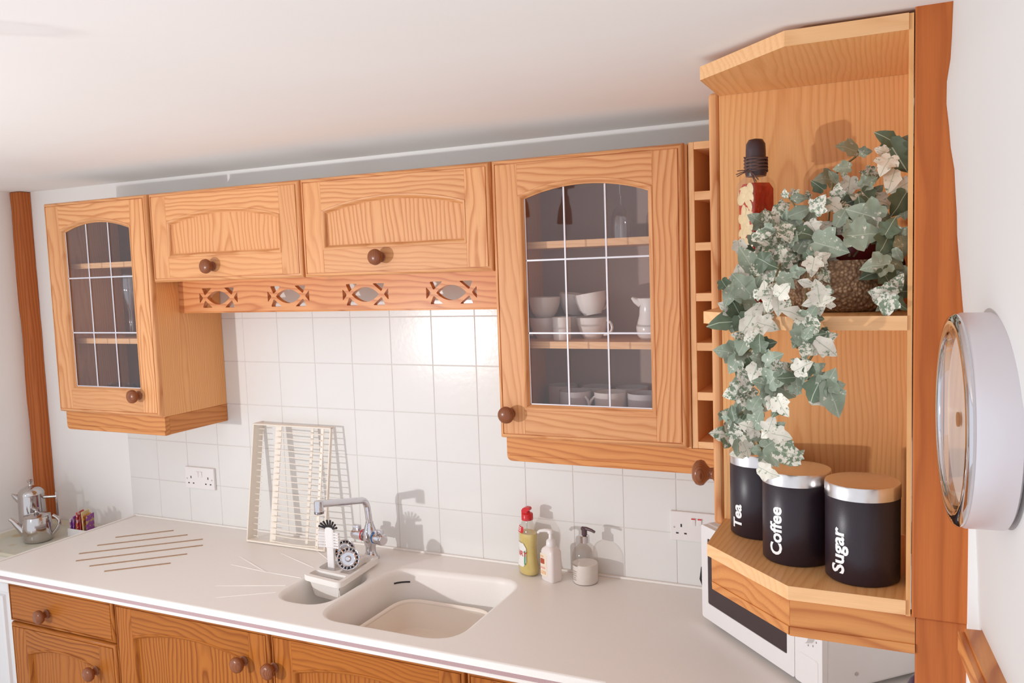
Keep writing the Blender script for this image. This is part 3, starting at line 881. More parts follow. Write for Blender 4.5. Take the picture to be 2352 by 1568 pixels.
strainer((-.050, -.222, .972), (.25, -.85, .35), .0315, 'chrome basket plug half hidden behind the other one in the sink tidy')

# ------------------------------------------------------------------ bottles by the sink
def ebottle(c, prof, seg=28, rot=0., sx=1.):
    return MB().lathe([(r, z) for r, z in prof], (c[0], c[1], 0), (0, 0, 1), seg, sx=sx, rot=rot)
FC = (.4765, -.0560); frot = R(-38)
fy = thing('washing_up_liquid', (FC[0], FC[1], WT), 'clear bottle of yellow washing-up liquid with a red cap', 'bottle', 'bottles beside the sink')
SCZ = lambda P, kz, kr: [(r * kr, .9105 + (z - .9105) * kz) for r, z in P]
bp_ = SCZ([(0, .9105), (.0200, .9105), (.0232, .914), (.0238, .930), (.0205, .958), (.0195, .985), (.0212, 1.008), (.0215, 1.024), (.0190, 1.040), (.0140, 1.052), (.0120, 1.060), (.0120, 1.066)], 1.06, 1.16)
ebottle(FC, bp_, sx=1.42, rot=frot).build('bottle_body', CLEARP, fy, 60)
lq = SCZ([(0, .9125), (.0188, .9125), (.0220, .916), (.0226, .930), (.0193, .958), (.0183, .985), (.0200, 1.008), (.0203, 1.020), (.0196, 1.026), (0, 1.026)], 1.06, 1.16)
ebottle(FC, lq, sx=1.42, rot=frot).build('liquid', plain('yellow_washing_liquid_body', (.80, .66, .25), .15, spec=.6, mottle=.12, mscale=40), fy, 60)
MB().lathe(SCZ([(.0135, 1.060), (.0152, 1.061), (.0152, 1.077), (.0135, 1.079), (.0085, 1.080), (.0075, 1.083), (0, 1.084)], 1.06, 1.12), (FC[0], FC[1], 0), (0, 0, 1), 24).build('cap', RED, fy, 50)
mb = MB().prism_y([(-.0125, 1.078), (-.0030, 1.078), (.0005, 1.083), (.0085, 1.087), (.0100, 1.0915), (.0070, 1.0955), (-.0010, 1.0965), (-.0095, 1.0930), (-.0128, 1.0870)], -.0080, .0080)
mb.map(lambda x, y, z: (FC[0] + x * 1.12, FC[1] + y * 1.12, .9105 + (z - .9105) * 1.06)).build('cap_nozzle', RED, fy, 30)
def label_patch(c, r_at, sx, rot, a0, a1, z0, z1, off, mat, name, parent, n=14, m=10, rnd=.35):
    mb = MB(); vs = []; fs = []
    for i in range(n + 1):
        for j in range(m + 1):
            u = i / n * 2 - 1; v = j / m * 2 - 1
            lim = 1 - rnd * max(0, abs(v) - .6) / .4
            a = (a0 + a1) / 2 + (a1 - a0) / 2 * u * lim; z = z0 + (z1 - z0) * j / m
            r = r_at(z) + off
            x, y = math.cos(a) * r * sx, math.sin(a) * r
            x, y = x * math.cos(rot) - y * math.sin(rot), x * math.sin(rot) + y * math.cos(rot)
            vs.append((c[0] + x, c[1] + y, z))
    for i in range(n):
        for j in range(m):
            q = i * (m + 1) + j
            fs.append((q, q + 1, q + m + 2, q + m + 1))
    return mb.add(vs, fs).build(name, mat, parent, 60, flip=False)
def rfun(prof):
    def f(z):
        for (r0, z0), (r1, z1) in zip(prof, prof[1:]):
            if z0 <= z <= z1 and z1 > z0: return r0 + (r1 - r0) * (z - z0) / (z1 - z0)
        return prof[-1][0]
    return f
def wrap_text(txt, length, height, c, r_at, sx, rot, a_mid, zc, off, mat, parent, vertical=False, name='lettering', bold=.012):
    vs, fs = text2d(txt, length, height, bold)
    out = []
    for u, v, _ in vs:
        if vertical: z = zc + u; s_ = -(v - height / 2)
        else: z = zc + v - height / 2; s_ = u - length / 2
        r = r_at(z) + off
        a = a_mid + s_ / r
        x, y = math.cos(a) * r * sx, math.sin(a) * r
        x, y = x * math.cos(rot) - y * math.sin(rot), x * math.sin(rot) + y * math.cos(rot)
        out.append((c[0] + x, c[1] + y, z))
    return MB().add(out, fs).build(name, mat, parent, 0, flip=False)
fr_ = rfun(bp_)
A0 = R(-100)
LBL = plain('white_paper_label', (.82, .81, .78), .45)
GREEN = plain('green_print', (.05, .30, .12), .5)
label_patch(FC, fr_, 1.42, frot, A0 - .85, A0 + .85, .938, 1.006, .0008, LBL, 'label', fy)
wrap_text('FAIRY', .044, .0145, FC, fr_, 1.42, frot, A0 + .05, .975, .0014, RED, fy)
label_patch(FC, fr_, 1.42, frot, A0 + .62, A0 + .78, .945, .985, .0013, GREEN, 'label_swoosh', fy, 3, 8)
label_patch(FC, fr_, 1.42, frot, A0 - .9, A0 + .6, 1.036, 1.053, .0012, RED, 'neck_label', fy, 12, 3, .1)
for z in (1.040, 1.0445, 1.0485):
    label_patch(FC, fr_, 1.42, frot, A0 - .5, A0 + .3, z, z + .0018, .0018, WHITEINK, 'neck_label_print', fy, 8, 1, 0)

HC = (.5600, -.0850); hrot = R(-28)
hw = thing('hand_wash_bottle', (HC[0], HC[1], WT), 'square white hand-wash pump bottle with a peach label between the other two bottles', 'bottle', 'bottles beside the sink')
def sq(c, w, d, r, z, rot):
    pts = rrect(-w / 2, w / 2, -d / 2, d / 2, r, 4)
    return [(c[0] + x * math.cos(rot) - y * math.sin(rot), c[1] + x * math.sin(rot) + y * math.cos(rot), z) for x, y in pts]
def loft(rings, cap0=True, cap1=True):
    n = len(rings[0]); mb = MB(); vs = [p for r in rings for p in r]
    fs = [(k * n + i, k * n + (i + 1) % n, (k + 1) * n + (i + 1) % n, (k + 1) * n + i) for k in range(len(rings) - 1) for i in range(n)]
    if cap0: fs.append(tuple(range(n))[::-1])
    if cap1: fs.append(tuple((len(rings) - 1) * n + i for i in range(n)))
    return mb.add(vs, fs)
PEARL = plain('pearly_soap_plastic', (.80, .735, .71), .3, mottle=.03)
loft([sq(HC, .046, .034, .007, .9105, hrot), sq(HC, .052, .040, .009, .915, hrot), sq(HC, .052, .040, .009, .995, hrot), sq(HC, .048, .036, .010, 1.002, hrot), sq(HC, .032, .028, .012, 1.009, hrot), sq(HC, .024, .024, .0118, 1.012, hrot)]).build('bottle_body', PEARL, hw, 50)
MB().lathe([(0, 1.011), (.0135, 1.011), (.0140, 1.014), (.0125, 1.026), (.0080, 1.030), (.0055, 1.032), (.0050, 1.046), (.0085, 1.047), (.0085, 1.056), (.0050, 1.058), (0, 1.058)], (HC[0], HC[1], 0), (0, 0, 1), 22).build('pump_collar', WHITEP, hw, 50)
MB().tube([(HC[0], HC[1], 1.0530), (HC[0] - .016, HC[1] - .004, 1.0545), (HC[0] - .030, HC[1] - .006, 1.052), (HC[0] - .036, HC[1] - .008, 1.046)], [.0052, .005, .0042, .0038], 10).build('pump_spout', WHITEP, hw, 60)
def flat_on_face(c, rot, dist, u0, u1, z0, z1, mat, name, parent, rad=.003):
    mb = MB().prism_y(rrect(u0, u1, z0, z1, rad, 4), -dist - .0006, -dist)
    mb.map(lambda x, y, z: (c[0] + x * math.cos(rot) - y * math.sin(rot), c[1] + x * math.sin(rot) + y * math.cos(rot), z))
    return mb.build(name, mat, parent, 30)
PEACH = plain('peach_print', (.83, .52, .32), .5, mottle=.3, mscale=90)
LBL2 = plain('cream_print', (.83, .72, .58), .5, mottle=.1, mscale=50)
flat_on_face(HC, hrot, .0200, -.024, .004, .925, .990, LBL2, 'label', hw)
flat_on_face(HC, hrot, .0207, -.0225, -.006, .960, .975, plain('brown_red_print', (.45, .08, .04), .5), 'label_badge', hw)
flat_on_face(HC, hrot, .0207, -.0225, -.001, .930, .940, PEACH, 'label_fruit', hw)
flat_on_face(HC, hrot, .0207, -.0225, -.010, .978, .984, PEACH, 'label_mark', hw)
flat_on_face(HC, hrot, .0207, -.0225, -.004, .946, .951, plain('pink_print', (.80, .42, .36), .5), 'label_line', hw, .001)

SCx = (.6540, -.0640)
sp_ = thing('soap_dispenser', (SCx[0], SCx[1], WT), 'round clear soap bottle with dark pump top, nearest the socket', 'bottle', 'bottles beside the sink')
sb = SCZ([(0, .9105), (.0340, .9105), (.0365, .914), (.0365, .975), (.0350, .990), (.0290, 1.004), (.0200, 1.012), (.0130, 1.016), (.0120, 1.019)], 1.06, 1.0)
ebottle(SCx, sb).build('bottle_body', CLEARP, sp_, 60)
ebottle(SCx, [(0, .912), (.0330, .912), (.0352, .916), (.0352, .962), (.0345, .966), (0, .966)]).build('liquid_soap', plain('milky_soap', (.88, .84, .80), .35, mottle=.06, mscale=60), sp_, 60)
MB().lathe(SCZ([(.0122, 1.018), (.0138, 1.018), (.0138, 1.036), (.0110, 1.038), (0, 1.038)], 1.06, 1.), (SCx[0], SCx[1], 0), (0, 0, 1), 24).build('collar', CHROME, sp_, 50)
PLUM = plain('dark_plum_plastic', (.10, .055, .065), .3)
MB().lathe(SCZ([(0, 1.037), (.0078, 1.037), (.0078, 1.051), (.0100, 1.052), (.0100, 1.057), (0, 1.0585)], 1.06, 1.), (SCx[0], SCx[1], 0), (0, 0, 1), 20).build('pump_stem', PLUM, sp_, 50)
MB().tube([(SCx[0] - .006, SCx[1], 1.0639), (SCx[0] + .010, SCx[1] - .004, 1.0647), (SCx[0] + .024, SCx[1] - .007, 1.0626), (SCx[0] + .034, SCx[1] - .009, 1.0589)], [.0052, .005, .0042, .0036], 10).build('pump_spout', PLUM, sp_, 60)
sbf = rfun(sb)
GREYINK = plain('grey_print', (.28, .22, .20), .5)
for k, (z, l, h) in enumerate(((.964, .026, .0030), (.948, .020, .0011), (.942, .018, .0011), (.936, .021, .0011), (.930, .015, .0011), (.924, .018, .0011))):
    label_patch(SCx, sbf, 1., 0., R(-128) - l / .073, R(-128) + l / .073, z, z + h, .0007, GREYINK, 'label_print', sp_, 8, 1, 0)
# ------------------------------------------------------------------ tea things on the low side unit
sdu = thing('side_unit', (-1.44, -.26, 0), 'low white painted unit in the corner left of the worktop', 'cabinet')
MB().box(-1.698, -1.190, -.50, -.002, 0, .832, .002).build('body', MICROW, sdu)
MB().box(-1.699, -1.188, -.525, -.001, .832, .850, .003).build('top', RESIN, sdu)
fnu = lambda u, v, d: (u, -.50 + d, v)
MB().sweep([(-1.66, .10), (-1.225, .10), (-1.225, .78), (-1.66, .78)], [(0, 0), (.004, -.008), (.014, -.010), (.020, -.004), (.030, -.003), (.034, 0)], fnu).build('panel_moulding', MICROW, sdu)
MB().box(-1.698, -1.190, -.512, -.500, .792, .826, .004).build('cornice', MICROW, sdu)

def tray_mat():
    m, nt, b = newmat('printed_tray')
    setp(b, (.6, .6, .5), .3)
    N, L = nt.nodes, nt.links
    tc = N.new('ShaderNodeTexCoord'); vo = N.new('ShaderNodeTexVoronoi'); vo.inputs['Scale'].default_value = 13
    L.new(tc.outputs['Object'], vo.inputs['Vector'])
    rp = N.new('ShaderNodeValToRGB'); e = rp.color_ramp.elements
    e[0].position = .22; e[0].color = (.58, .44, .25, 1); e[1].position = .36; e[1].color = (.62, .62, .52, 1)
    L.new(vo.outputs['Distance'], rp.inputs[0]); L.new(rp.outputs[0], b.inputs['Base Color'])
    return m
tr = thing('tea_tray', (-1.43, -.23, .850), 'cream and pale green printed tea tray in the corner', 'tray')
tro = [(-1.255, -.045), (-1.615, -.045), (-1.615, -.385), (-1.255, -.385)]
mb = MB().prism_z(rquad(tro, .02, 5), .8505, .8540); mb.build('tray_base', tray_mat(), tr, 30)
MB().sweep(rquad(tro, .02, 5), [(.012, .8540), (.004, .858), (-.004, .866), (-.006, .866), (-.002, .856), (0, .8505)], lambda u, v, d: (u, v, d)).build('tray_rim', plain('tray_rim_cream', (.70, .66, .52), .35), tr, 50)

cp = thing('coffee_pot', (-1.545, -.165, .8545), 'tall stainless steel coffee pot with upright rod handle', 'coffee pot')
C1 = (-1.545, -.165, 0)
MB().lathe([(0, .8545), (.046, .8545), (.0475, .858), (.0465, .95), (.0450, 1.000), (.0455, 1.004)], C1, (0, 0, 1), 36).build('body', STEEL, cp, 50)
MB().lathe([(.0458, 1.0035), (.0462, 1.006), (.0430, 1.016), (.0330, 1.027), (.0180, 1.034), (.006, 1.036), (.0050, 1.040), (.0050, 1.046), (.0095, 1.052), (.0105, 1.057), (.0060, 1.060), (0, 1.060)], C1, (0, 0, 1), 36).build('lid', STEEL, cp, 50)
MB().tube([(-1.578, -.186, .985), (-1.592, -.196, .998), (-1.602, -.203, 1.008)], [.016, .010, .003], 12).build('spout', STEEL, cp, 60)
hx = Vector((.86, .50, 0)).normalized()
b0 = Vector(C1) + hx * .044; b1_ = Vector(C1) + hx * .092
MB().tube([(b0.x, b0.y, .990), (b1_.x, b1_.y, .990)], .0055, 10).tube([(b1_.x, b1_.y, 1.008), (b1_.x, b1_.y, .915)], .0048, 10).build('handle', STEEL, cp, 60)

tpot = thing('teapot', (-1.435, -.225, .8545), 'small stainless steel teapot with strap handle, in front of the coffee pot', 'teapot')
C2 = (-1.435, -.225, 0)
MB().lathe([(0, .8545), (.043, .8545), (.048, .858), (.0505, .870), (.0500, .910), (.0470, .940), (.0445, .9475)], C2, (0, 0, 1), 36).build('body', STEEL, tpot, 50)
MB().lathe([(.0455, .9470), (.0460, .9495), (.030, .955), (.010, .9585), (.0060, .962), (.0060, .968), (.0130, .972), (.0130, .9755), (0, .978)], C2, (0, 0, 1), 36).build('lid', STEEL, tpot, 50)
MB().tube([(-1.468, -.250, .885), (-1.480, -.261, .905), (-1.497, -.275, .935), (-1.505, -.282, .945)], [.017, .0125, .0085, .0070], 12).build('spout', STEEL, tpot, 60)
hp = []
for t in (0, .15, .35, .6, .8, 1):
    a = R(80 - 150 * t)
    hp.append((C2[0] + .86 * (.044 + .036 * math.sin(math.pi * (.12 + .80 * t))), C2[1] + .50 * (.044 + .036 * math.sin(math.pi * (.12 + .80 * t))), .946 - .068 * t + .006 * math.sin(math.pi * t)))
MB().tube(hp, .0060, 8).build('handle', STEEL, tpot, 60)

sh_ = thing('sachet_stand', (-1.315, -.125, .8545), 'small white plastic stand holding the drink sachets', 'stand')
MB().box(-1.372, -1.262, -.155, -.095, .8545, .8585, .0015).build('base', WHITEP, sh_)
for y in (-.153, -.098):
    MB().box(-1.370, -1.264, y - .0015, y + .0015, .8585, .885, .001).build('wall', WHITEP, sh_)
MB().prism_y([(-1.390, .8585), (-1.366, .8585), (-1.366, .900), (-1.374, .904)], -.128, -.122).build('end_fin', WHITEP, sh_)
SACH = [((.30, .10, .42), (.75, .66, .72), -1.366, .918, 'purple and silver'), ((.34, .08, .40), (.42, .30, .50), -1.353, .930, 'purple'), ((.55, .20, .05), (.25, .05, .05), -1.340, .925, 'brown and orange'), ((.50, .05, .06), (.75, .50, .50), -1.327, .948, 'red topped'), ((.45, .06, .07), (.30, .05, .05), -1.316, .935, 'dark red'), ((.70, .27, .03), (.30, .08, .02), -1.303, .938, 'orange'), ((.62, .48, .20), (.75, .60, .35), -1.298, .952, 'cream topped'), ((.24, .03, .26), (.42, .30, .12), -1.280, .940, 'plum')]
for k, (ca, cb, x, h, nm) in enumerate(SACH):
    m, nt, b = newmat('sachet_print_%d' % k); setp(b, ca, .3)
    N, L = nt.nodes, nt.links
    tc = N.new('ShaderNodeTexCoord'); wv = N.new('ShaderNodeTexNoise'); wv.inputs['Scale'].default_value = 60
    L.new(tc.outputs['Object'], wv.inputs['Vector'])
    rp = N.new('ShaderNodeValToRGB'); rp.color_ramp.interpolation = 'CONSTANT'; e = rp.color_ramp.elements
    e[0].color = (*ca, 1); e[1].position = .56; e[1].color = (*cb, 1)
    L.new(wv.outputs['Fac'], rp.inputs[0]); L.new(rp.outputs[0], b.inputs['Base Color'])
    mb = MB().box(x - .0022, x + .0022, -.150, -.104, .8595, h, .0008, seg=1)
    s_ = .10 * (k % 3 - 1) + .06
    mb.map(lambda X, Y, Z: (X + (Z - .8595) * s_ * .6, Y, Z))
    mb.rotz(R(20), (x, -.127))
    tag(mb.build('sachet', m), nm + ' foil drink sachet standing in the white stand', 'sachet', 'drink sachets in the stand')

# ------------------------------------------------------------------ microwave
mwv = thing('microwave', (1.26, -.26, WT), 'white microwave set across the corner under the shelves', 'microwave')
MO = Vector((1.0145, -.2130)); MU = Vector((.7071, -.7071)); MV = Vector((.7071, .7071))
def mw(mb): return mb.map(lambda x, y, z: (MO.x + MU.x * x + MV.x * y, MO.y + MU.y * x + MV.y * y, z))
mw(MB().box(0, .430, .012, .283, .925, 1.158, .006)).build('body', MICROW, mwv)
dr_ = mw(MB().prism_y(rrect(0, .346, .925, 1.156, .006, 4), 0, .0125, 0, [rrect(.026, .322, .966, 1.128, .004, 3)][:1])).build('door', MICROW, mwv, 30)
mw(MB().box(.0262, .3218, .0015, .010, .9662, 1.1278)).build('window', DARKGLASS, dr_)
pn = mw(MB().prism_y(rrect(.3475, .430, .925, 1.156, .006, 4), 0, .0125)).build('control_panel', MICROW, mwv, 30)
mw(MB().lathe([(0, -.016), (.017, -.015), (.019, -.010), (.020, 0)], (.389, 0, 1.040), (0, 1, 0), 28)).build('dial', MICROW, pn, 50)
mw(MB().lathe([(0, -.016), (.017, -.015), (.019, -.010), (.020, 0)], (.389, 0, 1.110), (0, 1, 0), 28)).build('dial', MICROW, pn, 50)
for cz in (1.040, 1.110):
    for k in range(9):
        a = R(-220 + 260 * k / 8)
        x, z = .389 + .0265 * math.cos(a), cz + .0265 * math.sin(a)
        mw(MB().box(x - .0012, x + .0012, -.0004, .002, z - .0018, z + .0018)).build('dial_mark', GREYINK, pn)
mw(MB().prism_y(rrect(.360, .418, .932, .990, .005, 4), -.0008, .002)).build('release_button', MICROW, pn, 30)
for u, v in ((.04, .04), (.39, .04), (.04, .24), (.39, .24)):
    mw(MB().lathe([(0, WT + .0003), (.011, WT + .0003), (.012, WT + .004), (.012, .926)], (u, v, 0), (0, 0, 1), 16)).build('foot', BLACK, mwv)
mw(MB().lathe([(0, 0), (.004, 0), (.004, .0015), (0, .002)], (.4300, .085, .955), (1, 0, 0), 12)).build('screw', STEEL, mwv)
cb = MB().tube([(1.020, -.120, .935), (1.004, -.125, .950), (.992, -.128, .985), (.996, -.128, 1.015), (1.015, -.122, 1.035), (1.05, -.10, 1.04)], .0030, 8).build('power_cable', BLACK, mwv, 60)
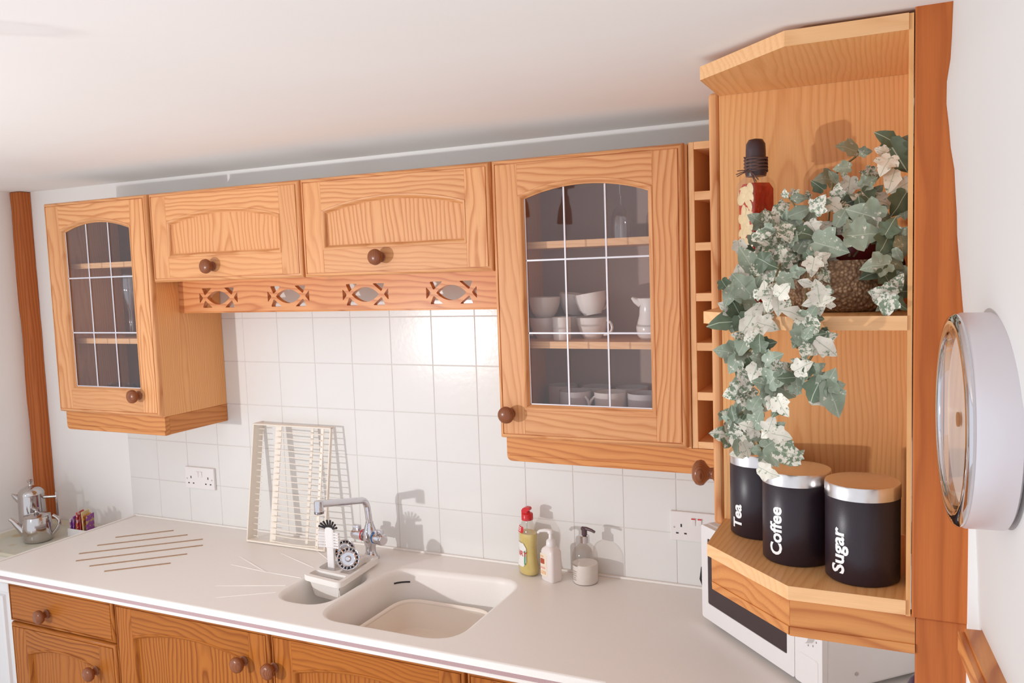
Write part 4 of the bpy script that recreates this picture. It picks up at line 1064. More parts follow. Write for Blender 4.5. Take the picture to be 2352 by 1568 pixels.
# dark rounded object beyond the microwave
tag(MB().lathe([(0, WT + .0005), (.030, WT + .0005), (.033, WT + .008), (.033, WT + .13), (.031, WT + .150), (.024, WT + .165), (.010, WT + .178), (0, WT + .18)], (1.4995, -.690, 0), (0, 0, 1), 28).build('lidded_jar', plain('deep_purple_gloss', (.055, .025, .060), .2, spec=.6), None, 60), 'dark purple glossy rounded jar standing by the timber post', 'jar')
IVY = [(1.3924, -0.9416, 1.9430, 0.0319, 165, 'g'), (1.4116, -0.9318, 1.9376, 0.0170, 0, 'g'), (1.4417, -0.9383, 1.9520, 0.0314, 150, 'd'), (1.4521, -0.9363, 1.9307, 0.0480, -60, 'd'), (1.4623, -0.9285, 1.9456, 0.0251, 45, 'g'), (1.4352, -0.9585, 1.9335, 0.0186, 160, 'c'), (1.4407, -0.9719, 1.9151, 0.0306, -120, 'c'), (1.4189, -0.9355, 1.9071, 0.0212, 200, 'm'), (1.4476, -0.9730, 1.8943, 0.0326, -110, 'c'), (1.3861, -0.9564, 1.9155, 0.0232, 180, 'g'), (1.3638, -0.9246, 1.9046, 0.0349, 180, 'g'), (1.3731, -0.9507, 1.9037, 0.0192, 120, 'g'), (1.3924, -0.9419, 1.8915, 0.0277, -100, 'c'), (1.4164, -0.9609, 1.8921, 0.0250, 30, 'g'), (1.4165, -0.9640, 1.8731, 0.0270, -50, 'd'), (1.3805, -0.9798, 1.8802, 0.0229, 90, 'm'), (1.3919, -0.9652, 1.8672, 0.0315, 200, 'd'), (1.4337, -0.9584, 1.8667, 0.0311, -30, 'c'), (1.4578, -0.9803, 1.8621, 0.0344, -120, 'd'), (1.4629, -0.9769, 1.8510, 0.0203, -90, 'g'), (1.3381, -0.9504, 1.8812, 0.0130, 90, 'm'), (1.3111, -0.9757, 1.8834, 0.0128, 100, 'm'), (1.3183, -0.9413, 1.8870, 0.0131, 100, 'c'), (1.3255, -0.9549, 1.8779, 0.0216, 0, 'g'), (1.3735, -0.9813, 1.8637, 0.0292, -40, 'c'), (1.3566, -0.9923, 1.8642, 0.0271, 60, 'm'), (1.3408, -0.9600, 1.8475, 0.0322, -110, 'g'), (1.3488, -0.9872, 1.8347, 0.0231, -60, 'c'), (1.3605, -0.9766, 1.8344, 0.0253, 30, 'c'), (1.3124, -0.9578, 1.8453, 0.0304, 100, 'g'), (1.2942, -0.9636, 1.8461, 0.0349, 120, 'm'), (1.2709, -0.9493, 1.8499, 0.0289, 150, 'g'), (1.2843, -0.9746, 1.8521, 0.0217, 90, 'm'), (1.3003, -0.9513, 1.8620, 0.0307, 40, 'm'), (1.2781, -0.9857, 1.8267, 0.0281, 10, 'm'), (1.2670, -0.9635, 1.8217, 0.0242, -60, 'g'), (1.3799, -0.9714, 1.8335, 0.0357, 180, 'm'), (1.4121, -1.0203, 1.8214, 0.0440, 0, 'g'), (1.4017, -1.0147, 1.8257, 0.0302, 110, 'g'), (1.4179, -0.9997, 1.8472, 0.0445, 160, 'g'), (1.4322, -0.9656, 1.8459, 0.0310, -30, 'g'), (1.4281, -0.9981, 1.8339, 0.0202, -90, 'c'), (1.4598, -1.0034, 1.8159, 0.0358, 30, 'g'), (1.4404, -1.0212, 1.8093, 0.0316, -120, 'd'), (1.4599, -1.0161, 1.8049, 0.0296, -90, 'g'), (1.4552, -1.0282, 1.7944, 0.0196, -60, 'g'), (1.3686, -1.0103, 1.8089, 0.0472, -20, 'g'), (1.3364, -0.9910, 1.8162, 0.0379, 60, 'g'), (1.3215, -0.9879, 1.8189, 0.0361, 120, 'm'), (1.3013, -0.9761, 1.8083, 0.0432, -120, 'g'), (1.3237, -0.9922, 1.8034, 0.0317, 170, 'm'), (1.3409, -0.9813, 1.8047, 0.0318, 60, 'g'), (1.2773, -0.9819, 1.7974, 0.0304, 190, 'm'), (1.2578, -0.9685, 1.8061, 0.0265, 160, 'd'), (1.2481, -0.9797, 1.8124, 0.0241, -80, 'c'), (1.2680, -1.0191, 1.7902, 0.0423, 120, 'g'), (1.2770, -0.9938, 1.7760, 0.0323, 60, 'm'), (1.2609, -0.9888, 1.7725, 0.0348, 200, 'm'), (1.3164, -0.9935, 1.7806, 0.0425, 20, 'g'), (1.3275, -1.1136, 1.7662, 0.0250, -40, 'g'), (1.3054, -1.0092, 1.7678, 0.0253, -110, 'm'), (1.3527, -1.0305, 1.7837, 0.0264, -100, 'c'), (1.3716, -1.0047, 1.7790, 0.0371, 10, 'c'), (1.3660, -1.0234, 1.7684, 0.0183, -50, 'm'), (1.3626, -1.0227, 1.7925, 0.0224, 30, 'c'), (1.2689, -1.0704, 1.7592, 0.0367, 130, 'g'), (1.2801, -1.0618, 1.7549, 0.0327, 60, 'g'), (1.2683, -1.0468, 1.7414, 0.0312, 170, 'g'), (1.2461, -1.0470, 1.7475, 0.0293, -110, 'g'), (1.2991, -1.0820, 1.7498, 0.0279, 100, 'c'), (1.3088, -1.1016, 1.7433, 0.0294, -110, 'c'), (1.3256, -1.1251, 1.7528, 0.0229, 50, 'c'), (1.3191, -1.1149, 1.7367, 0.0251, -90, 'c'), (1.3518, -1.1076, 1.7620, 0.0172, 160, 'c'), (1.3296, -1.1045, 1.7361, 0.0136, -100, 'm'), (1.3684, -1.1294, 1.7504, 0.0280, 100, 'c'), (1.3620, -1.1123, 1.7395, 0.0247, 200, 'c'), (1.3748, -1.1294, 1.7401, 0.0223, 20, 'c'), (1.3682, -1.1091, 1.7323, 0.0190, -90, 'c'), (1.4326, -1.0363, 1.7810, 0.0353, 190, 'g'), (1.4402, -1.0079, 1.7841, 0.0280, 60, 'g'), (1.4252, -1.0096, 1.7701, 0.0302, 200, 'd'), (1.4425, -1.0392, 1.7648, 0.0293, -70, 'd'), (1.4568, -1.0146, 1.7674, 0.0297, -40, 'g'), (1.4525, -1.0572, 1.7545, 0.0288, 60, 'm'), (1.4417, -1.0738, 1.7450, 0.0323, 170, 'm'), (1.4572, -1.0480, 1.7471, 0.0290, 0, 'd'), (1.4451, -1.0845, 1.7334, 0.0282, -100, 'm'), (1.4559, -1.0779, 1.7329, 0.0226, -30, 'd'), (1.4384, -1.0654, 1.7290, 0.0154, -150, 'g'), (1.2544, -1.0425, 1.7281, 0.0357, 120, 'd'), (1.2431, -1.0424, 1.7282, 0.0253, 150, 'c'), (1.2388, -1.0408, 1.7089, 0.0423, 190, 'd'), (1.2641, -1.0457, 1.7073, 0.0334, -60, 'd'), (1.2822, -1.0776, 1.7187, 0.0323, 60, 'c'), (1.2703, -1.0495, 1.7056, 0.0333, -120, 'c'), (1.2943, -1.0747, 1.7221, 0.0262, 80, 'c'), (1.3006, -1.0943, 1.7089, 0.0277, -20, 'c'), (1.2919, -1.0835, 1.7008, 0.0241, -100, 'c'), (1.3391, -1.1151, 1.7243, 0.0287, 160, 'c'), (1.3503, -1.1114, 1.7170, 0.0268, -30, 'm'), (1.3570, -1.1128, 1.7222, 0.0248, 60, 'g'), (1.3620, -1.1139, 1.7102, 0.0228, -80, 'm'), (1.3470, -1.1121, 1.7013, 0.0326, 100, 'g'), (1.3560, -1.1025, 1.7023, 0.0250, 60, 'g'), (1.3289, -0.9706, 1.8574, 0.0299, 20, 'g'), (1.3366, -0.9920, 1.8276, 0.0315, -20, 'd'), (1.2894, -0.9715, 1.8304, 0.0326, 80, 'g'), (1.3135, -0.9972, 1.8305, 0.0317, -60, 'm'), (1.3849, -0.9929, 1.8457, 0.0289, 60, 'g'), (1.4006, -0.9616, 1.8460, 0.0294, -60, 'd'), (1.2901, -0.9901, 1.8144, 0.0322, 150, 'm'), (1.3102, -1.0025, 1.7943, 0.0317, 100, 'm'), (1.2918, -1.0297, 1.7894, 0.0291, -30, 'd'), (1.2976, -1.0195, 1.7740, 0.0272, 90, 'm'), (1.4083, -0.9747, 1.8581, 0.0269, 100, 'd'), (1.4453, -1.0236, 1.8286, 0.0256, 60, 'd'), (1.4503, -1.0226, 1.7839, 0.0256, -30, 'g'), (1.3467, -1.1117, 1.6961, 0.0306, 120, 'g'), (1.3554, -1.1289, 1.7005, 0.0206, 60, 'g'), (1.3389, -1.1119, 1.6858, 0.0113, -120, 'd'), (1.3513, -1.1167, 1.6790, 0.0225, -100, 'm'), (1.3672, -1.1103, 1.6814, 0.0272, -150, 'c'), (1.3749, -1.1201, 1.6839, 0.0317, -40, 'c'), (1.3795, -1.1095, 1.6946, 0.0175, 20, 'm'), (1.3462, -1.1086, 1.6589, 0.0243, 150, 'm'), (1.3484, -1.1300, 1.6585, 0.0239, 30, 'c'), (1.3565, -1.1289, 1.6542, 0.0175, -100, 'd'), (1.3658, -1.1104, 1.6550, 0.0177, 40, 'g'), (1.3312, -1.1018, 1.6503, 0.0246, 120, 'm'), (1.3309, -1.1232, 1.6441, 0.0226, 180, 'd'), (1.3414, -1.1170, 1.6361, 0.0242, -90, 'g'), (1.3465, -1.1129, 1.6431, 0.0178, 30, 'g'), (1.3639, -1.1211, 1.6300, 0.0335, -110, 'd'), (1.3775, -1.1198, 1.6404, 0.0318, 60, 'g'), (1.3830, -1.1213, 1.6218, 0.0460, -70, 'g'), (1.3869, -1.1196, 1.6348, 0.0206, 10, 'g'), (1.2648, -1.0532, 1.6797, 0.0350, 60, 'g'), (1.2432, -1.0389, 1.6668, 0.0357, 170, 'g'), (1.2542, -1.0481, 1.6550, 0.0335, -120, 'g'), (1.2675, -1.0514, 1.6651, 0.0298, -60, 'g'), (1.2929, -1.0955, 1.6839, 0.0251, 90, 'd'), (1.3008, -1.0896, 1.6834, 0.0218, 10, 'd'), (1.2931, -1.0776, 1.6729, 0.0204, -70, 'd'), (1.2810, -1.0764, 1.6898, 0.0256, 30, 'c'), (1.2594, -1.0570, 1.6912, 0.0174, 170, 'm'), (1.2595, -1.0427, 1.6447, 0.0230, -120, 'd'), (1.2792, -1.0764, 1.6570, 0.0171, -60, 'd'), (1.2919, -1.0905, 1.6635, 0.0218, 160, 'g'), (1.3081, -1.1002, 1.6648, 0.0282, 30, 'g'), (1.3034, -1.0889, 1.6543, 0.0252, -90, 'g'), (1.2851, -1.0858, 1.6474, 0.0271, -110, 'c'), (1.3168, -1.1119, 1.6573, 0.0180, -60, 'm'), (1.2674, -1.0623, 1.6329, 0.0313, 110, 'm'), (1.2704, -1.0527, 1.6237, 0.0263, 30, 'm'), (1.2533, -1.0456, 1.6125, 0.0337, 200, 'm'), (1.2663, -1.0482, 1.6084, 0.0264, -80, 'm'), (1.3021, -1.1011, 1.6313, 0.0316, 160, 'g'), (1.3116, -1.1063, 1.6429, 0.0330, 60, 'g'), (1.3236, -1.1101, 1.6437, 0.0245, 10, 'g'), (1.3193, -1.0997, 1.6270, 0.0364, -30, 'g'), (1.3041, -1.0959, 1.6169, 0.0251, -110, 'g'), (1.3101, -1.1077, 1.6113, 0.0215, -120, 'c'), (1.3221, -1.1224, 1.6095, 0.0292, -60, 'c'), (1.2697, -1.0597, 1.6006, 0.0209, -120, 'm'), (1.2842, -1.0826, 1.6017, 0.0256, 60, 'g'), (1.2792, -1.0622, 1.5854, 0.0261, -100, 'g'), (1.2900, -1.0720, 1.5954, 0.0154, -20, 'c'), (1.2484, -1.0470, 1.5815, 0.0214, 100, 'd'), (1.2439, -1.0402, 1.5735, 0.0215, 170, 'g'), (1.2567, -1.0399, 1.5822, 0.0357, 90, 'g'), (1.2652, -1.0524, 1.5815, 0.0141, 60, 'd'), (1.2642, -1.0473, 1.5708, 0.0159, -80, 'g'), (1.2868, -1.0813, 1.5812, 0.0273, 70, 'g'), (1.2787, -1.0786, 1.5692, 0.0275, 160, 'c'), (1.2814, -1.0773, 1.5612, 0.0258, -40, 'g'), (1.2546, -1.0381, 1.5604, 0.0269, -90, 'g'), (1.3062, -1.1026, 1.5782, 0.0233, 70, 'c'), (1.3041, -1.0986, 1.5696, 0.0234, -140, 'c'), (1.3190, -1.1116, 1.5683, 0.0263, -10, 'c'), (1.2488, -1.0416, 1.5575, 0.0233, 120, 'm'), (1.2348, -1.0279, 1.5475, 0.0364, 170, 'm'), (1.2594, -1.0398, 1.5412, 0.0358, -40, 'c'), (1.2557, -1.0550, 1.5376, 0.0230, -90, 'g'), (1.2697, -1.0728, 1.5405, 0.0226, -70, 'c'), (1.3066, -1.0857, 1.5532, 0.0338, 40, 'g'), (1.2910, -1.0719, 1.5384, 0.0258, 180, 'g'), (1.3045, -1.0825, 1.5336, 0.0289, -60, 'g'), (1.3282, -1.1177, 1.5474, 0.0360, -15, 'm'), (1.2571, -1.0368, 1.5256, 0.0251, 190, 'c'), (1.2977, -1.0773, 1.5226, 0.0154, -30, 'c'), (1.3007, -1.0984, 1.5166, 0.0286, -20, 'c'), (1.4397, -0.9585, 1.9193, 0.0253, -190, 'm'), (1.4118, -0.9261, 1.9092, 0.0128, 160, 'm'), (1.4593, -0.9613, 1.8848, 0.0261, -150, 'c'), (1.3498, -0.9119, 1.8965, 0.0228, 140, 'd'), (1.3860, -0.9413, 1.9087, 0.0125, 80, 'm'), (1.3885, -0.9362, 1.8816, 0.0171, -50, 'c'), (1.3878, -0.9581, 1.8727, 0.0204, 280, 'g'), (1.4269, -0.9450, 1.8793, 0.0214, 50, 'g'), (1.4594, -0.9645, 1.8497, 0.0158, -130, 'g'), (1.3214, -0.9457, 1.8856, 0.0135, 50, 'm'), (1.3860, -0.9764, 1.8592, 0.0220, -80, 'm'), (1.3623, -0.9874, 1.8694, 0.0183, -10, 'g'), (1.3461, -0.9460, 1.8380, 0.0197, -30, 'g'), (1.3514, -0.9749, 1.8335, 0.0163, -130, 'g'), (1.3603, -0.9642, 1.8241, 0.0198, -10, 'g'), (1.2849, -0.9559, 1.8337, 0.0246, 80, 'm'), (1.3009, -0.9377, 1.8673, 0.0209, 90, 'm'), (1.2894, -0.9806, 1.8357, 0.0206, -30, 'g'), (1.4119, -1.0111, 1.8227, 0.0319, -70, 'm'), (1.4338, -0.9913, 1.8335, 0.0160, -40, 'm'), (1.4612, -1.0096, 1.8097, 0.0212, -40, 'm'), (1.4509, -1.0148, 1.7918, 0.0163, -100, 'g'), (1.3648, -1.0030, 1.7989, 0.0399, -60, 'm'), (1.3269, -0.9767, 1.8253, 0.0232, 200, 'm'), (1.2483, -0.9601, 1.8103, 0.0174, 120, 'g'), (1.2719, -0.9837, 1.7856, 0.0251, 130, 'm'), (1.3130, -0.9834, 1.7831, 0.0280, 70, 'g'), (1.3402, -1.1010, 1.7765, 0.0193, 10, 'g'), (1.3470, -1.0214, 1.7963, 0.0178, -50, 'd'), (1.3804, -0.9943, 1.7753, 0.0236, 90, 'c'), (1.3576, -1.0181, 1.7569, 0.0147, -120, 'm'), (1.3644, -1.0125, 1.7824, 0.0170, 110, 'm'), (1.2612, -1.0635, 1.7724, 0.0255, 90, 'c'), (1.2391, -1.0428, 1.7600, 0.0198, -60, 'd'), (1.2885, -1.0718, 1.7482, 0.0188, 60, 'm'), (1.3097, -1.0949, 1.7555, 0.0234, -150, 'm'), (1.3159, -1.1112, 1.7470, 0.0172, 130, 'c'), (1.3757, -1.1224, 1.7513, 0.0192, 150, 'g'), (1.3709, -1.1179, 1.7426, 0.0136, 70, 'c'), (1.3799, -1.0962, 1.7336, 0.0115, -10, 'c'), (1.4540, -1.0313, 1.7618, 0.0238, -110, 'm'), (1.4640, -1.0076, 1.7535, 0.0236, 10, 'g'), (1.4566, -1.0385, 1.7470, 0.0198, -40, 'm'), (1.4308, -1.0532, 1.7372, 0.0118, -220, 'm'), (1.2918, -1.0714, 1.7228, 0.0271, 20, 'm'), (1.2854, -1.0688, 1.7306, 0.0162, 40, 'g'), (1.3523, -1.1062, 1.7142, 0.0203, -100, 'm'), (1.3622, -1.1039, 1.7181, 0.0189, -10, 'd'), (1.3507, -1.1030, 1.7128, 0.0241, 60, 'm'), (1.3486, -1.0902, 1.6962, 0.0211, 20, 'm'), (1.3258, -0.9653, 1.8439, 0.0205, -50, 'g'), (1.2881, -0.9636, 1.8294, 0.0274, 10, 'c'), (1.3198, -0.9927, 1.8207, 0.0266, -100, 'g'), (1.3981, -0.9822, 1.8547, 0.0183, 140, 'm'), (1.3022, -0.9790, 1.8227, 0.0224, 200, 'g'), (1.3139, -0.9889, 1.7904, 0.0193, 60, 'g'), (1.2796, -1.0253, 1.7806, 0.0189, 50, 'm'), (1.4063, -0.9677, 1.8703, 0.0223, 150, 'm'), (1.4367, -1.0131, 1.8166, 0.0209, 140, 'd'), (1.3556, -1.1002, 1.7009, 0.0186, 50, 'm'), (1.3512, -1.1010, 1.6907, 0.0081, -160, 'g'), (1.3659, -1.1039, 1.6952, 0.0165, -220, 'c'), (1.3631, -1.1121, 1.6972, 0.0219, 10, 'd'), (1.3734, -1.0982, 1.7007, 0.0112, -20, 'd'), (1.3791, -1.1063, 1.6427, 0.0141, 120, 'd'), (1.3326, -1.0879, 1.6508, 0.0169, 50, 'g'), (1.3421, -1.1143, 1.6563, 0.0139, 140, 'g'), (1.3385, -1.1124, 1.6293, 0.0170, -40, 'g'), (1.3336, -1.0992, 1.6341, 0.0129, 110, 'd'), (1.3723, -1.1147, 1.6416, 0.0264, -10, 'g'), (1.3695, -1.1119, 1.6214, 0.0342, 10, 'c'), (1.2528, -1.0358, 1.6473, 0.0211, -70, 'm'), (1.2751, -1.0392, 1.6599, 0.0188, -130, 'm'), (1.2813, -1.0872, 1.6861, 0.0166, 20, 'm'), (1.2847, -1.0707, 1.6694, 0.0127, 10, 'm'), (1.2885, -1.0724, 1.6838, 0.0214, -10, 'c'), (1.2494, -1.0461, 1.6991, 0.0105, 100, 'g'), (1.2485, -1.0306, 1.6464, 0.0156, -70, 'd'), (1.2791, -1.0692, 1.6440, 0.0126, -130, 'g'), (1.3050, -1.0782, 1.6617, 0.0145, 90, 'd'), (1.2950, -1.0813, 1.6449, 0.0190, -130, 'g'), (1.3198, -1.1016, 1.6473, 0.0142, 20, 'm'), (1.2623, -1.0492, 1.6318, 0.0222, 190, 'g'), (1.3324, -1.1019, 1.6312, 0.0207, -60, 'c'), (1.3250, -1.0922, 1.6260, 0.0237, -70, 'm'), (1.3171, -1.1013, 1.6071, 0.0142, -190, 'c'), (1.3179, -1.1170, 1.6022, 0.0203, -130, 'd'), (1.2768, -1.0529, 1.6124, 0.0167, -70, 'm'), (1.2302, -1.0311, 1.5759, 0.0139, 250, 'g'), (1.2435, -1.0328, 1.5789, 0.0257, 170, 'm'), (1.3067, -1.0878, 1.5702, 0.0157, -210, 'g'), (1.3150, -1.1018, 1.5756, 0.0205, 40, 'g'), (1.2548, -1.0369, 1.5646, 0.0179, 170, 'm'), (1.3071, -1.0727, 1.5459, 0.0285, 120, 'm'), (1.3352, -1.1084, 1.5392, 0.0277, 35, 'm'), (1.2667, -1.0239, 1.5309, 0.0212, 150, 'g'), (1.2923, -1.0706, 1.5260, 0.0127, -70, 'g')]
STEMS = [[(1.3563, -0.9903, 1.7941), (1.3414, -0.9822, 1.8127), (1.3212, -0.9822, 1.8136), (1.3078, -0.993, 1.7899), (1.3095, -1.0914, 1.7569), (1.3048, -1.0868, 1.7343), (1.293, -1.075, 1.7108), (1.2847, -1.0668, 1.681), (1.287, -1.0691, 1.6462), (1.2907, -1.0727, 1.6174), (1.2883, -1.0704, 1.5816), (1.2813, -1.0634, 1.5562), (1.2912, -1.0732, 1.5379)], [(1.3563, -0.9903, 1.7941), (1.3499, -0.9822, 1.8123), (1.3452, -0.993, 1.7886), (1.351, -1.1067, 1.7456), (1.3484, -1.1067, 1.7347), (1.3445, -1.1067, 1.7018), (1.3402, -1.1067, 1.6797)], [(1.2923, -1.0743, 1.6411), (1.324, -1.1058, 1.6346), (1.3505, -1.1067, 1.641), (1.3661, -1.1067, 1.6414)], [(1.3456, -1.1067, 1.6963), (1.3611, -1.1067, 1.6798), (1.3506, -1.1067, 1.6576), (1.3374, -1.1067, 1.6407)], [(1.3677, -0.993, 1.7878), (1.3681, -0.9605, 1.86), (1.3752, -0.9389, 1.9091), (1.4001, -0.9281, 1.9322), (1.4027, -0.9241, 1.9414)], [(1.3951, -0.9903, 1.7927), (1.4152, -0.9524, 1.8753), (1.4367, -0.9362, 1.9104), (1.4528, -0.9227, 1.94)], [(1.4006, -0.9903, 1.7925), (1.4323, -0.9714, 1.8322), (1.4539, -0.9822, 1.8078), (1.4595, -1.0038, 1.7619)], [(1.3677, -0.993, 1.7878), (1.3248, -0.9605, 1.8626), (1.306, -0.9497, 1.889)], [(1.3004, -1.0038, 1.7662), (1.265, -1.0038, 1.7671), (1.2592, -1.0415, 1.7324)], [(1.2893, -1.0714, 1.6757), (1.2583, -1.0406, 1.6663)], [(1.2885, -1.0706, 1.5994), (1.2572, -1.0395, 1.5809), (1.2421, -1.0246, 1.5527)], [(1.4219, -0.9822, 1.8092), (1.4433, -0.9822, 1.8082), (1.4386, -1.0038, 1.7625), (1.439, -1.0173, 1.7344)]]
# ------------------------------------------------------------------ canisters on the bottom shelf
BZ = 1.3597
def canister(cx, cy, txt, length, ang, label):
    t = thing('canister', (cx, cy, BZ), label, 'canister', 'black storage canisters')
    r = .0476
    MB().lathe([(0, BZ), (r - .003, BZ), (r, BZ + .003), (r, BZ + .114), (r - .001, BZ + .115)], (cx, cy, 0), (0, 0, 1), 48).build('body', CANBLK, t, 50)
    MB().lathe([(r + .0002, BZ + .1135), (r + .0008, BZ + .114), (r + .0008, BZ + .1300), (r - .0002, BZ + .1320), (r - .003, BZ + .1326), (0, BZ + .1330)], (cx, cy, 0), (0, 0, 1), 48).build('lid', BRUSH, t, 40)
    wrap_text(txt, length, .0185, (cx, cy), lambda z: r, 1., 0., R(ang), BZ + .014, .0005, WHITEINK, t, vertical=True, bold=.03)
canister(1.2570, -.8625, 'Tea', .0385, -131, 'black canister lettered Tea, at the back under the ivy')
canister(1.3225, -.9640, 'Coffee', .0700, -120, 'black canister lettered Coffee, middle of the three')
canister(1.4130, -1.0115, 'Sugar', .0620, -127, 'black canister lettered Sugar, beside the timber post')

# ------------------------------------------------------------------ decorative bottle on the middle shelf
MZ = 1.7187
BC = (1.2575, -.8850); brot = R(45)
ob_ = thing('oil_bottle', (BC[0], BC[1], MZ), 'square bottle of garlic slices and red chillies with a dark wax top', 'bottle')
loft([sq(BC, .040, .040, .005, MZ, brot), sq(BC, .0440, .0440, .005, MZ + .003, brot), sq(BC, .0440, .0440, .005, 1.903, brot), sq(BC, .0410, .0410, .006, 1.911, brot), sq(BC, .030, .030, .012, 1.921, brot), sq(BC, .026, .026, .0128, 1.926, brot)]).build('glass_body', CLEAR, ob_, 40)
CHILI = plain('red_chilli_oil', (.50, .028, .010), .3, mottle=.5, mscale=80)
GARL = plain('garlic_slices', (.80, .62, .36), .4, mottle=.15, mscale=60)
inner = loft([sq(BC, .0395, .0370, .004, MZ + .004, brot), sq(BC, .0395, .0370, .004, 1.900, brot), sq(BC, .030, .030, .004, 1.909, brot)])
inner.build('chilli_filling', CHILI, ob_, 40)
fd = Vector((-.7071, -.7071, 0)); fu = Vector((.7071, -.7071, 0))
rg = random.Random(4)
for k in range(14):
    z = MZ + .012 + k * .0128
    for s in (-1, .02, 1):
        c = Vector((BC[0], BC[1], z + rg.uniform(-.003, .003))) + fd * .0196 + fu * (s * .0092 + rg.uniform(-.002, .002))
        ax = (fd + Vector((rg.uniform(-.12, .12), rg.uniform(-.12, .12), rg.uniform(-.12, .12)))).normalized()
        MB().lathe([(0, .0), (.0092, 0), (.0102, .0008), (.0092, .0016), (0, .0018)], c - ax * .0012, ax, 12).build('garlic_slice', GARL, ob_, 50)
MB().lathe([(0, 1.9195), (.0150, 1.9195), (.0160, 1.924), (.0152, 1.940), (.0148, 1.958), (.0142, 1.968), (.0105, 1.9745), (0, 1.9765)], (BC[0], BC[1], 0), (0, 0, 1), 28).build('wax_top', WAX, ob_, 60)
hel = []
for k in range(150):
    a = k * .36; z = 1.926 + .022 * k / 150
    hel.append((BC[0] + .0168 * math.cos(a), BC[1] + .0168 * math.sin(a), z + .0012 * math.sin(k * .9)))
MB().tube(hel, .0014, 6).build('twine', TWINE, ob_, 60)
kn = Vector((BC[0] - .006, BC[1] - .0170, 1.9265))
for d in ((-.020, -.004, -.004), (-.018, -.006, .001), (-.019, -.003, -.007), (.010, -.004, -.017), (.013, -.005, -.014), (.008, -.005, -.018)):
    MB().tube([kn, kn + Vector(d) * .5 + Vector((0, -.002, .001)), kn + Vector(d)], .0008, 5).build('twine_end', TWINE, ob_)

# ------------------------------------------------------------------ ivy in its basket
pv = thing('potted_ivy', (1.385, -.945, MZ), 'trailing variegated ivy in an embossed brown bowl on the middle shelf', 'plant')
def basket_mat():
    m, nt, b = newmat('embossed_brown_bowl'); setp(b, (.2, .1, .05), .5)
    N, L = nt.nodes, nt.links
    tc = N.new('ShaderNodeTexCoord'); vo = N.new('ShaderNodeTexVoronoi'); vo.inputs['Scale'].default_value = 210
    L.new(tc.outputs['Object'], vo.inputs['Vector'])
    rp = N.new('ShaderNodeValToRGB'); e = rp.color_ramp.elements
    e[0].position = .1; e[0].color = (.46, .30, .17, 1); e[1].position = .6; e[1].color = (.21, .12, .065, 1)
    L.new(vo.outputs['Distance'], rp.inputs[0]); L.new(rp.outputs[0], b.inputs['Base Color'])
    bp = N.new('ShaderNodeBump'); bp.inputs['Distance'].default_value = .003; L.new(vo.outputs['Distance'], bp.inputs['Height']); bp.invert = True
    L.new(bp.outputs['Normal'], b.inputs['Normal'])
    return m
PC = (1.3860, -.9360)
MB().lathe([(0, MZ), (.066, MZ), (.074, MZ + .006), (.0785, MZ + .030), (.0785, MZ + .064), (.0765, MZ + .070), (.073, MZ + .070), (.072, MZ + .060), (0, MZ + .058)], (PC[0], PC[1], 0), (0, 0, 1), 48).build('bowl', basket_mat(), pv, 50)
MB().lathe([(0, MZ + .060), (.050, MZ + .060), (.055, MZ + .085), (.060, MZ + .100), (.062, MZ + .104), (.058, MZ + .104), (.054, MZ + .092), (0, MZ + .090)], (PC[0] + .004, PC[1], 0), (0, 0, 1), 36).build('inner_pot', plain('dark_red_pot', (.17, .016, .016), .3), pv, 50)
STEMM = plain('ivy_stem', (.20, .17, .08), .6, mottle=.3, mscale=60)
def smooth_path(P, n=5):
    out = []
    P = [Vector(p) for p in P]
    for i in range(len(P) - 1):
        p0, p1, p2, p3 = P[max(0, i - 1)], P[i], P[i + 1], P[min(len(P) - 1, i + 2)]
        for k in range(n):
            t = k / n
            out.append(.5 * ((2 * p1) + (p2 - p0) * t + (2 * p0 - 5 * p1 + 4 * p2 - p3) * t * t + (3 * p1 - p0 - 3 * p2 + p3) * t ** 3))
    return out + [P[-1]]
for s_ in STEMS:
    MB().tube(smooth_path(s_), .0015, 6).build('stem', STEMM, pv, 60)
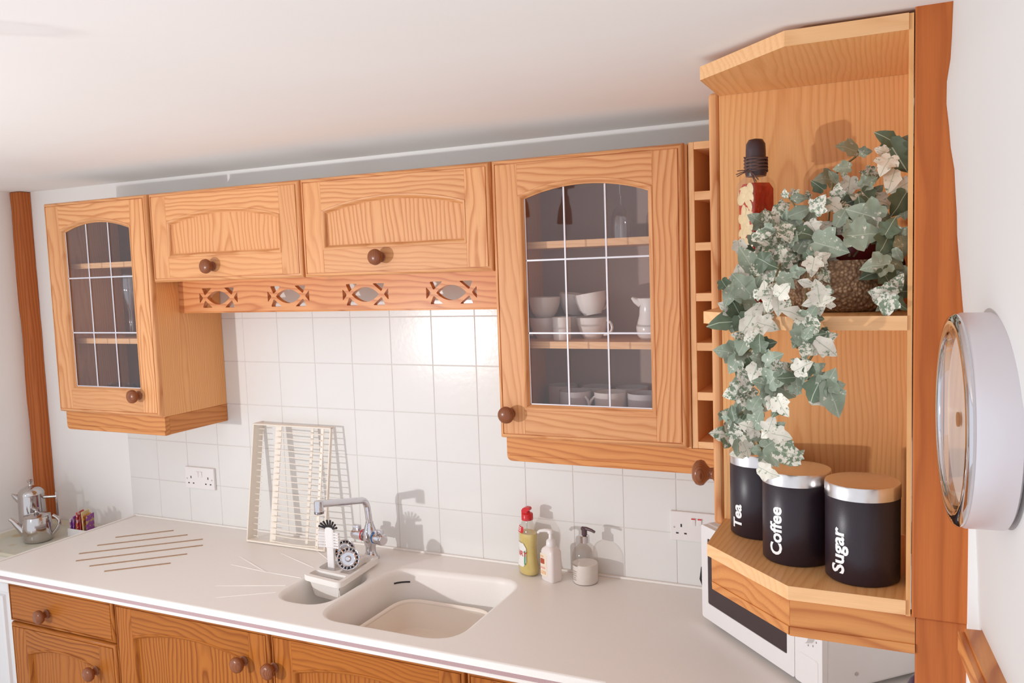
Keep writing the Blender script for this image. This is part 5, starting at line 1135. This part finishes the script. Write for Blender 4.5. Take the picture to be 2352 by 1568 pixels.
def leaf_mat(name, g1, g2, cream, lo, hi):
    m, nt, b = newmat(name); setp(b, g1, .42, spec=.4)
    N, L = nt.nodes, nt.links
    tc = N.new('ShaderNodeTexCoord'); oi = N.new('ShaderNodeObjectInfo')
    ad = N.new('ShaderNodeVectorMath'); ad.operation = 'ADD'
    mu = N.new('ShaderNodeMath'); mu.operation = 'MULTIPLY'; mu.inputs[1].default_value = 40
    L.new(oi.outputs['Random'], mu.inputs[0]); L.new(tc.outputs['Object'], ad.inputs[0]); L.new(mu.outputs[0], ad.inputs[1])
    n1 = N.new('ShaderNodeTexNoise'); n1.inputs['Scale'].default_value = 5.5; n1.inputs['Detail'].default_value = 4; n1.inputs['Roughness'].default_value = .65
    L.new(ad.outputs[0], n1.inputs['Vector'])
    rp = N.new('ShaderNodeValToRGB'); e = rp.color_ramp.elements
    e[0].position = lo; e[0].color = (0, 0, 0, 1); e[1].position = hi; e[1].color = (1, 1, 1, 1)
    L.new(n1.outputs['Fac'], rp.inputs[0])
    n2 = N.new('ShaderNodeTexNoise'); n2.inputs['Scale'].default_value = 2.2
    L.new(ad.outputs[0], n2.inputs['Vector'])
    mg = N.new('ShaderNodeMix'); mg.data_type = 'RGBA'; mg.inputs['A'].default_value = (*g1, 1); mg.inputs['B'].default_value = (*g2, 1)
    L.new(n2.outputs['Fac'], mg.inputs['Factor'])
    mc = N.new('ShaderNodeMix'); mc.data_type = 'RGBA'; mc.inputs['B'].default_value = (*cream, 1)
    L.new(mg.outputs['Result'], mc.inputs['A']); L.new(rp.outputs[0], mc.inputs['Factor'])
    # pale midrib
    sx = N.new('ShaderNodeSeparateXYZ'); L.new(tc.outputs['Object'], sx.inputs[0])
    ab = N.new('ShaderNodeMath'); ab.operation = 'ABSOLUTE'; L.new(sx.outputs[0], ab.inputs[0])
    ls = N.new('ShaderNodeMath'); ls.operation = 'LESS_THAN'; ls.inputs[1].default_value = .014; L.new(ab.outputs[0], ls.inputs[0])
    mv = N.new('ShaderNodeMix'); mv.data_type = 'RGBA'; mv.inputs['B'].default_value = (.42, .47, .36, 1)
    L.new(mc.outputs['Result'], mv.inputs['A']); L.new(ls.outputs[0], mv.inputs['Factor'])
    L.new(mv.outputs['Result'], b.inputs['Base Color'])
    return m
CRM = (.74, .70, .60)
LM = {'g': leaf_mat('ivy_leaf_sage', (.17, .225, .145), (.41, .46, .37), CRM, .60, .68), 'd': leaf_mat('ivy_leaf_dark', (.06, .09, .05), (.17, .215, .14), CRM, .68, .74),
      'c': leaf_mat('ivy_leaf_cream', (.12, .18, .10), (.30, .36, .24), CRM, .34, .42), 'm': leaf_mat('ivy_leaf_mottled', (.10, .15, .085), (.28, .34, .24), CRM, .47, .52)}
def leaf_mesh(var):
    o = [(0, -.38), (.10, -.48), (.26, -.48), (.37, -.38), (.35, -.25), (.49, -.12), (.53, .06), (.42, .11), (.31, .14), (.27, .27), (.17, .43), (0, .62)]
    if var == 1: o = [(0, -.36), (.14, -.46), (.30, -.38), (.34, -.22), (.44, -.06), (.45, .10), (.36, .13), (.28, .17), (.24, .31), (.14, .45), (0, .60)]
    if var == 2: o = [(0, -.42), (.08, -.46), (.20, -.40), (.26, -.20), (.36, -.02), (.30, .10), (.24, .26), (.14, .44), (0, .62)]
    rg = random.Random(var)
    mid = [(0, -.15), (0, .2)]
    vs = []; fs = []
    def zof(x, y): return .30 * abs(x) - .34 * x * x - .22 * (y - .1) ** 2 + .035 * math.sin(9 * y + 5 * abs(x))
    vs = [(0, o[0][1], zof(0, o[0][1])), (0, -.15, zof(0, -.15)), (0, .2, zof(0, .2)), (0, o[-1][1], zof(0, o[-1][1]))]
    n = len(o) - 2
    for sg in (1, -1):
        st_ = len(vs)
        for x, y in o[1:-1]:
            vs.append((sg * x, y, zof(x, y) + rg.uniform(-.02, .02)))
        ids = [0] + list(range(st_, st_ + n)) + [3]
        pts = [o[0]] + o[1:-1] + [o[-1]]
        for a, b in zip(range(len(ids) - 1), range(1, len(ids))):
            c = 1 if pts[b][1] < .14 else 2
            f = (ids[a], ids[b], c) if sg > 0 else (ids[b], ids[a], c)
            if ids[a] == c or ids[b] == c: continue
            fs.append(f)
            if pts[b][1] < .14 and b + 1 < len(pts) and pts[b + 1][1] >= .14:
                fs.append((ids[b], 2, 1) if sg > 0 else (2, ids[b], 1))
    me = bpy.data.meshes.new('leaf'); me.from_pydata(vs, [], fs); me.shade_smooth()
    return me
leaf_meshes = {}
for k in LM:
    for v in range(3):
        me = leaf_mesh(v); me.materials.append(LM[k]); leaf_meshes[(k, v)] = me
rg = random.Random(11)
vr = Vector((.985, .17, 0)); vu = Vector((0, 0, 1)); vn = Vector((.17, -.985, 0))
pvl = Vector(pv.location)
for k, (x, y, z, L_, a, t_) in enumerate(IVY):
    me = leaf_meshes[(t_, rg.randrange(3))]
    ob = bpy.data.objects.new('leaf', me); COL.objects.link(ob)
    tipd = (vr * math.cos(R(a)) + vu * math.sin(R(a)) + vn * rg.uniform(-.25, .45)).normalized()
    nn = (vn + vr * rg.uniform(-.65, .45) + vu * rg.uniform(-.25, .75))
    nn = (nn - tipd * nn.dot(tipd)).normalized()
    sx_ = tipd.cross(nn)
    M = Matrix((sx_, tipd, nn)).transposed().to_4x4()
    ob.parent = pv
    ob.matrix_local = Matrix.Translation(Vector((x, y, z)) - pvl) @ M @ Matrix.Diagonal((L_ * 1.06, L_ * 1.06, L_ * 1.06, 1))
# ------------------------------------------------------------------ clock on the plastered wall
CW = Vector((1.535, -1.086, 1.6249)) + WD * .1762
ck = thing('wall_clock', CW, 'round silver wall clock on the white wall right of the post', 'clock')
RC = .1082
MB().lathe([(0, .0005), (RC - .004, .0005), (RC, .003), (RC, .036), (RC - .002, .041)], CW, WN, 72).build('case', plain('lilac_silver', (.70, .66, .69), .34, metal=.35), ck, 50)
MB().lathe([(RC - .0015, .0405), (RC - .0005, .043), (RC - .004, .0465), (RC - .012, .0475), (RC - .018, .044), (RC - .020, .036)], CW, WN, 72).build('bezel', CHROME, ck, 60)
fc = MB().lathe([(0, .0362), (RC - .0195, .0362)], CW, WN, 60).build('face', plain('clock_face_white', (.80, .77, .73), .35), ck)
MB().lathe([(0, .0380), (.0075, .0380), (.0075, .0400), (0, .0405)], CW, WN, 20).build('hub', plain('brown_hub', (.22, .09, .04), .4), fc, 50)
MB().lathe([(0, .0440), (RC - .0175, .0440)], CW, WN, 60).build('glass', CLEAR, ck, flip=False)

# ------------------------------------------------------------------ spotlights on the ceiling behind the camera's view
BROWNBK = plain('dark_bronze', (.045, .028, .026), .35, spec=.5)
for x, y, zb, tl, lb in ((.050, -1.955, 1.986, .06, 'black ceiling spotlight reflected in the middle panes of the cup cupboard'), (-.048, -1.700, 2.012, .0, 'black ceiling spotlight reflected in the left panes of the cup cupboard')):
    sf = thing('ceiling_spotlight', (x, y, CE), lb, 'lamp', 'ceiling spotlights')
    ax = Vector((tl, 0, 1)).normalized(); b = Vector((x, y, zb)); k = (CE - .006 - zb) / .170
    MB().lathe([(0, CE - .0005), (.040, CE - .0005), (.040, CE - .008), (.012, CE - .012), (0, CE - .012)], (x + tl * .17, y, 0), (0, 0, 1), 24).build('ceiling_rose', BROWNBK, sf, 50)
    h = MB().lathe([(0, .170 * k), (.010, .170 * k), (.010, .135 * k), (.017, .132 * k), (.019, .105 * k), (.030, .070 * k), (.036, .010), (.035, .002), (.030, 0), (0, .004)], b, ax, 24).build('lamp_holder', BROWNBK, sf, 50)
    MB().lathe([(.012, .003), (.026, -.016), (.031, -.034), (.026, -.052), (.012, -.062), (0, -.064)], b, ax, 24).build('bulb', CLEAR, h, 60)

# ------------------------------------------------------------------ crockery and glasses behind the cupboard glass
def cup(c, z, r=.042, h=.058, mat=CERAMIC, hang=None, tilt=None, label='', cat='cup', grp='cups in the glazed cupboard', name='tea_cup', mug=False):
    t = thing(name, (c[0], c[1], z), label, cat, grp)
    if mug: prof = [(0, .0), (r * .92, 0), (r * .98, .003), (r, h), (r * .95, h), (r * .92, .006), (0, .005)]
    else: prof = [(0, .0), (r * .55, 0), (r * .58, .004), (r * .80, h * .30), (r * .95, h * .65), (r, h), (r * .96, h), (r * .90, h * .62), (r * .74, h * .30), (r * .5, .007), (0, .006)]
    def tf(mb):
        if tilt:
            M = Matrix.Rotation(tilt[0], 4, tilt[1])
            return mb.map(lambda x, y, zz: tuple(M @ Vector((x, y, zz)) + Vector((c[0], c[1], z + tilt[2]))))
        return mb.map(lambda x, y, zz: (x + c[0], y + c[1], zz + z))
    tf(MB().lathe(prof, (0, 0, 0), (0, 0, 1), 32)).build('body', mat, t, 50)
    if hang is not None:
        pts = []
        for k in range(9):
            q = math.pi * k / 8
            rr = r * .84 + .024 * math.sin(q) - .003
            pts.append((math.cos(hang) * rr, math.sin(hang) * rr, h * .52 + h * .36 * math.cos(q)))
        tf(MB().tube(pts, .0038, 8)).build('handle', mat, t, 60)
    return t
S1, S2, S0 = 1.6037, 1.8592, ZB + .0132
cup((.720, -.135), S1, .043, .056, hang=R(-8), label='lower cream teacup with handle, in the middle of the cup shelf')
cup((.722, -.135), S1 + .0545, .043, .056, hang=R(60), tilt=(R(-9), 'Y', .008), label='tilted cream teacup stacked on the middle cup')
cup((.585, -.135), S1, .043, .056, hang=R(200), label='lower cream teacup of the stack at the hinge side')
cup((.585, -.135), S1 + .0545, .043, .056, hang=R(150), label='upper cream teacup of the stack at the hinge side')
cup((.640, -.070), S1 + .0, .043, .056, label='cream teacup standing behind the small beaker')
cup((.640, -.070), S1 + .0545, .043, .056, tilt=(R(7), 'Y', .006), label='cream teacup tilted on the one behind the small beaker')
cup((.655, -.190), S1, .024, .030, mug=True, label='lower small cream beaker at the front of the cup shelf', name='beaker', cat='beaker')
cup((.655, -.190), S1 + .030, .025, .030, mug=True, label='upper small cream beaker at the front of the cup shelf', name='beaker', cat='beaker')
jg = thing('milk_jug', (.880, -.150, S1), 'white china jug on the cup shelf', 'jug')
MB().lathe([(0, S1), (.026, S1), (.034, S1 + .012), (.036, S1 + .030), (.028, S1 + .060), (.026, S1 + .085), (.032, S1 + .104), (.0305, S1 + .104), (.0245, S1 + .085), (.0265, S1 + .060), (.030, S1 + .012), (0, S1 + .008)], (.880, -.150, 0), (0, 0, 1), 32).build('body', CERAMIC, jg, 50)
MB().tube([(.858, -.158, S1 + .092), (.846, -.164, S1 + .099), (.838, -.168, S1 + .106)], [.012, .008, .003], 10).build('lip', CERAMIC, jg, 60)
MB().tube([(.903, -.142, S1 + .085), (.924, -.136, S1 + .080), (.926, -.136, S1 + .055), (.910, -.140, S1 + .030)], .004, 8).build('handle', CERAMIC, jg, 60)
GM = plain('grey_white_ceramic', (.66, .62, .62), .18, coat=.4)
for x, y, hg, mt, lb in ((.672, -.150, R(-30), GM, 'grey-white mug at the front of the bottom shelf, hinge side'), (.770, -.150, R(205), CERAMIC, 'white mug at the front of the bottom shelf, middle'), (.862, -.155, None, GM, 'grey-white mug at the front of the bottom shelf, wine rack side'),
                         (.600, -.055, None, GM, 'pale mug at the back of the bottom shelf, hinge side'), (.700, -.060, None, GM, 'pale mug at the back of the bottom shelf, middle'), (.800, -.060, None, GM, 'pale mug at the back of the bottom shelf, wine rack side')):
    cup((x, y), S0 - .0, .043, .094, mt, hg, label=lb, mug=True, name='mug', cat='mug', grp='mugs in the glazed cupboard')
def glassware(name, c, prof, label, grp, cat='glass'):
    return tag(MB().lathe(prof, (c[0], c[1], 0), (0, 0, 1), 28).build(name, GLASSW, None, 60), label, cat, grp)
z = S2
glassware('wine_glass', (.8080, -.150), [(.0245, z + .0003), (.0252, z + .030), (.0235, z + .055), (.016, z + .074), (.004, z + .084), (.0034, z + .140), (.010, z + .146), (.030, z + .148), (.030, z + .150), (0, z + .151)], 'upturned wine glass on the top shelf above the cups', 'glasses in the glazed cupboards')
glassware('wine_glass', (.8850, -.100), [(.0245, z + .0003), (.0252, z + .030), (.0235, z + .055), (.016, z + .074), (.004, z + .084), (.0034, z + .140), (.010, z + .146), (.030, z + .148), (.030, z + .150), (0, z + .151)], 'upturned wine glass at the right end of the shelf above the cups', 'glasses in the glazed cupboards')
z = 1.6062
FL = [(0, z + .0003), (.028, z + .0005), (.026, z + .003), (.005, z + .007), (.0036, z + .012), (.0036, z + .085), (.010, z + .100), (.021, z + .130), (.0255, z + .165), (.0240, z + .212)]
for c, lb in (((-.955, -.150), 'tall flute glass nearest the stile in the leftmost glazed cupboard'), ((-1.018, -.105), 'flute glass behind the nearest one in the leftmost glazed cupboard'), ((-.900, -.085), 'flute glass half hidden by the stile of the leftmost glazed cupboard')):
    glassware('flute_glass', c, FL, lb, 'glasses in the glazed cupboards')
z = ZB + .0132
TB = [(0, z + .0003), (.020, z + .0003), (.022, z + .004), (.026, z + .070), (.0252, z + .070), (.021, z + .010), (0, z + .008)]
for c, lb in (((-1.040, -.170), 'tumbler at the hinge end of the bottom shelf'), ((-.975, -.150), 'second tumbler from the hinge on the bottom shelf'), ((-.915, -.170), 'third tumbler from the hinge on the bottom shelf'), ((-.860, -.140), 'tumbler nearest the knob on the bottom shelf')):
    glassware('tumbler', c, TB, lb, 'glasses in the glazed cupboards')
bpy.context.view_layer.update()
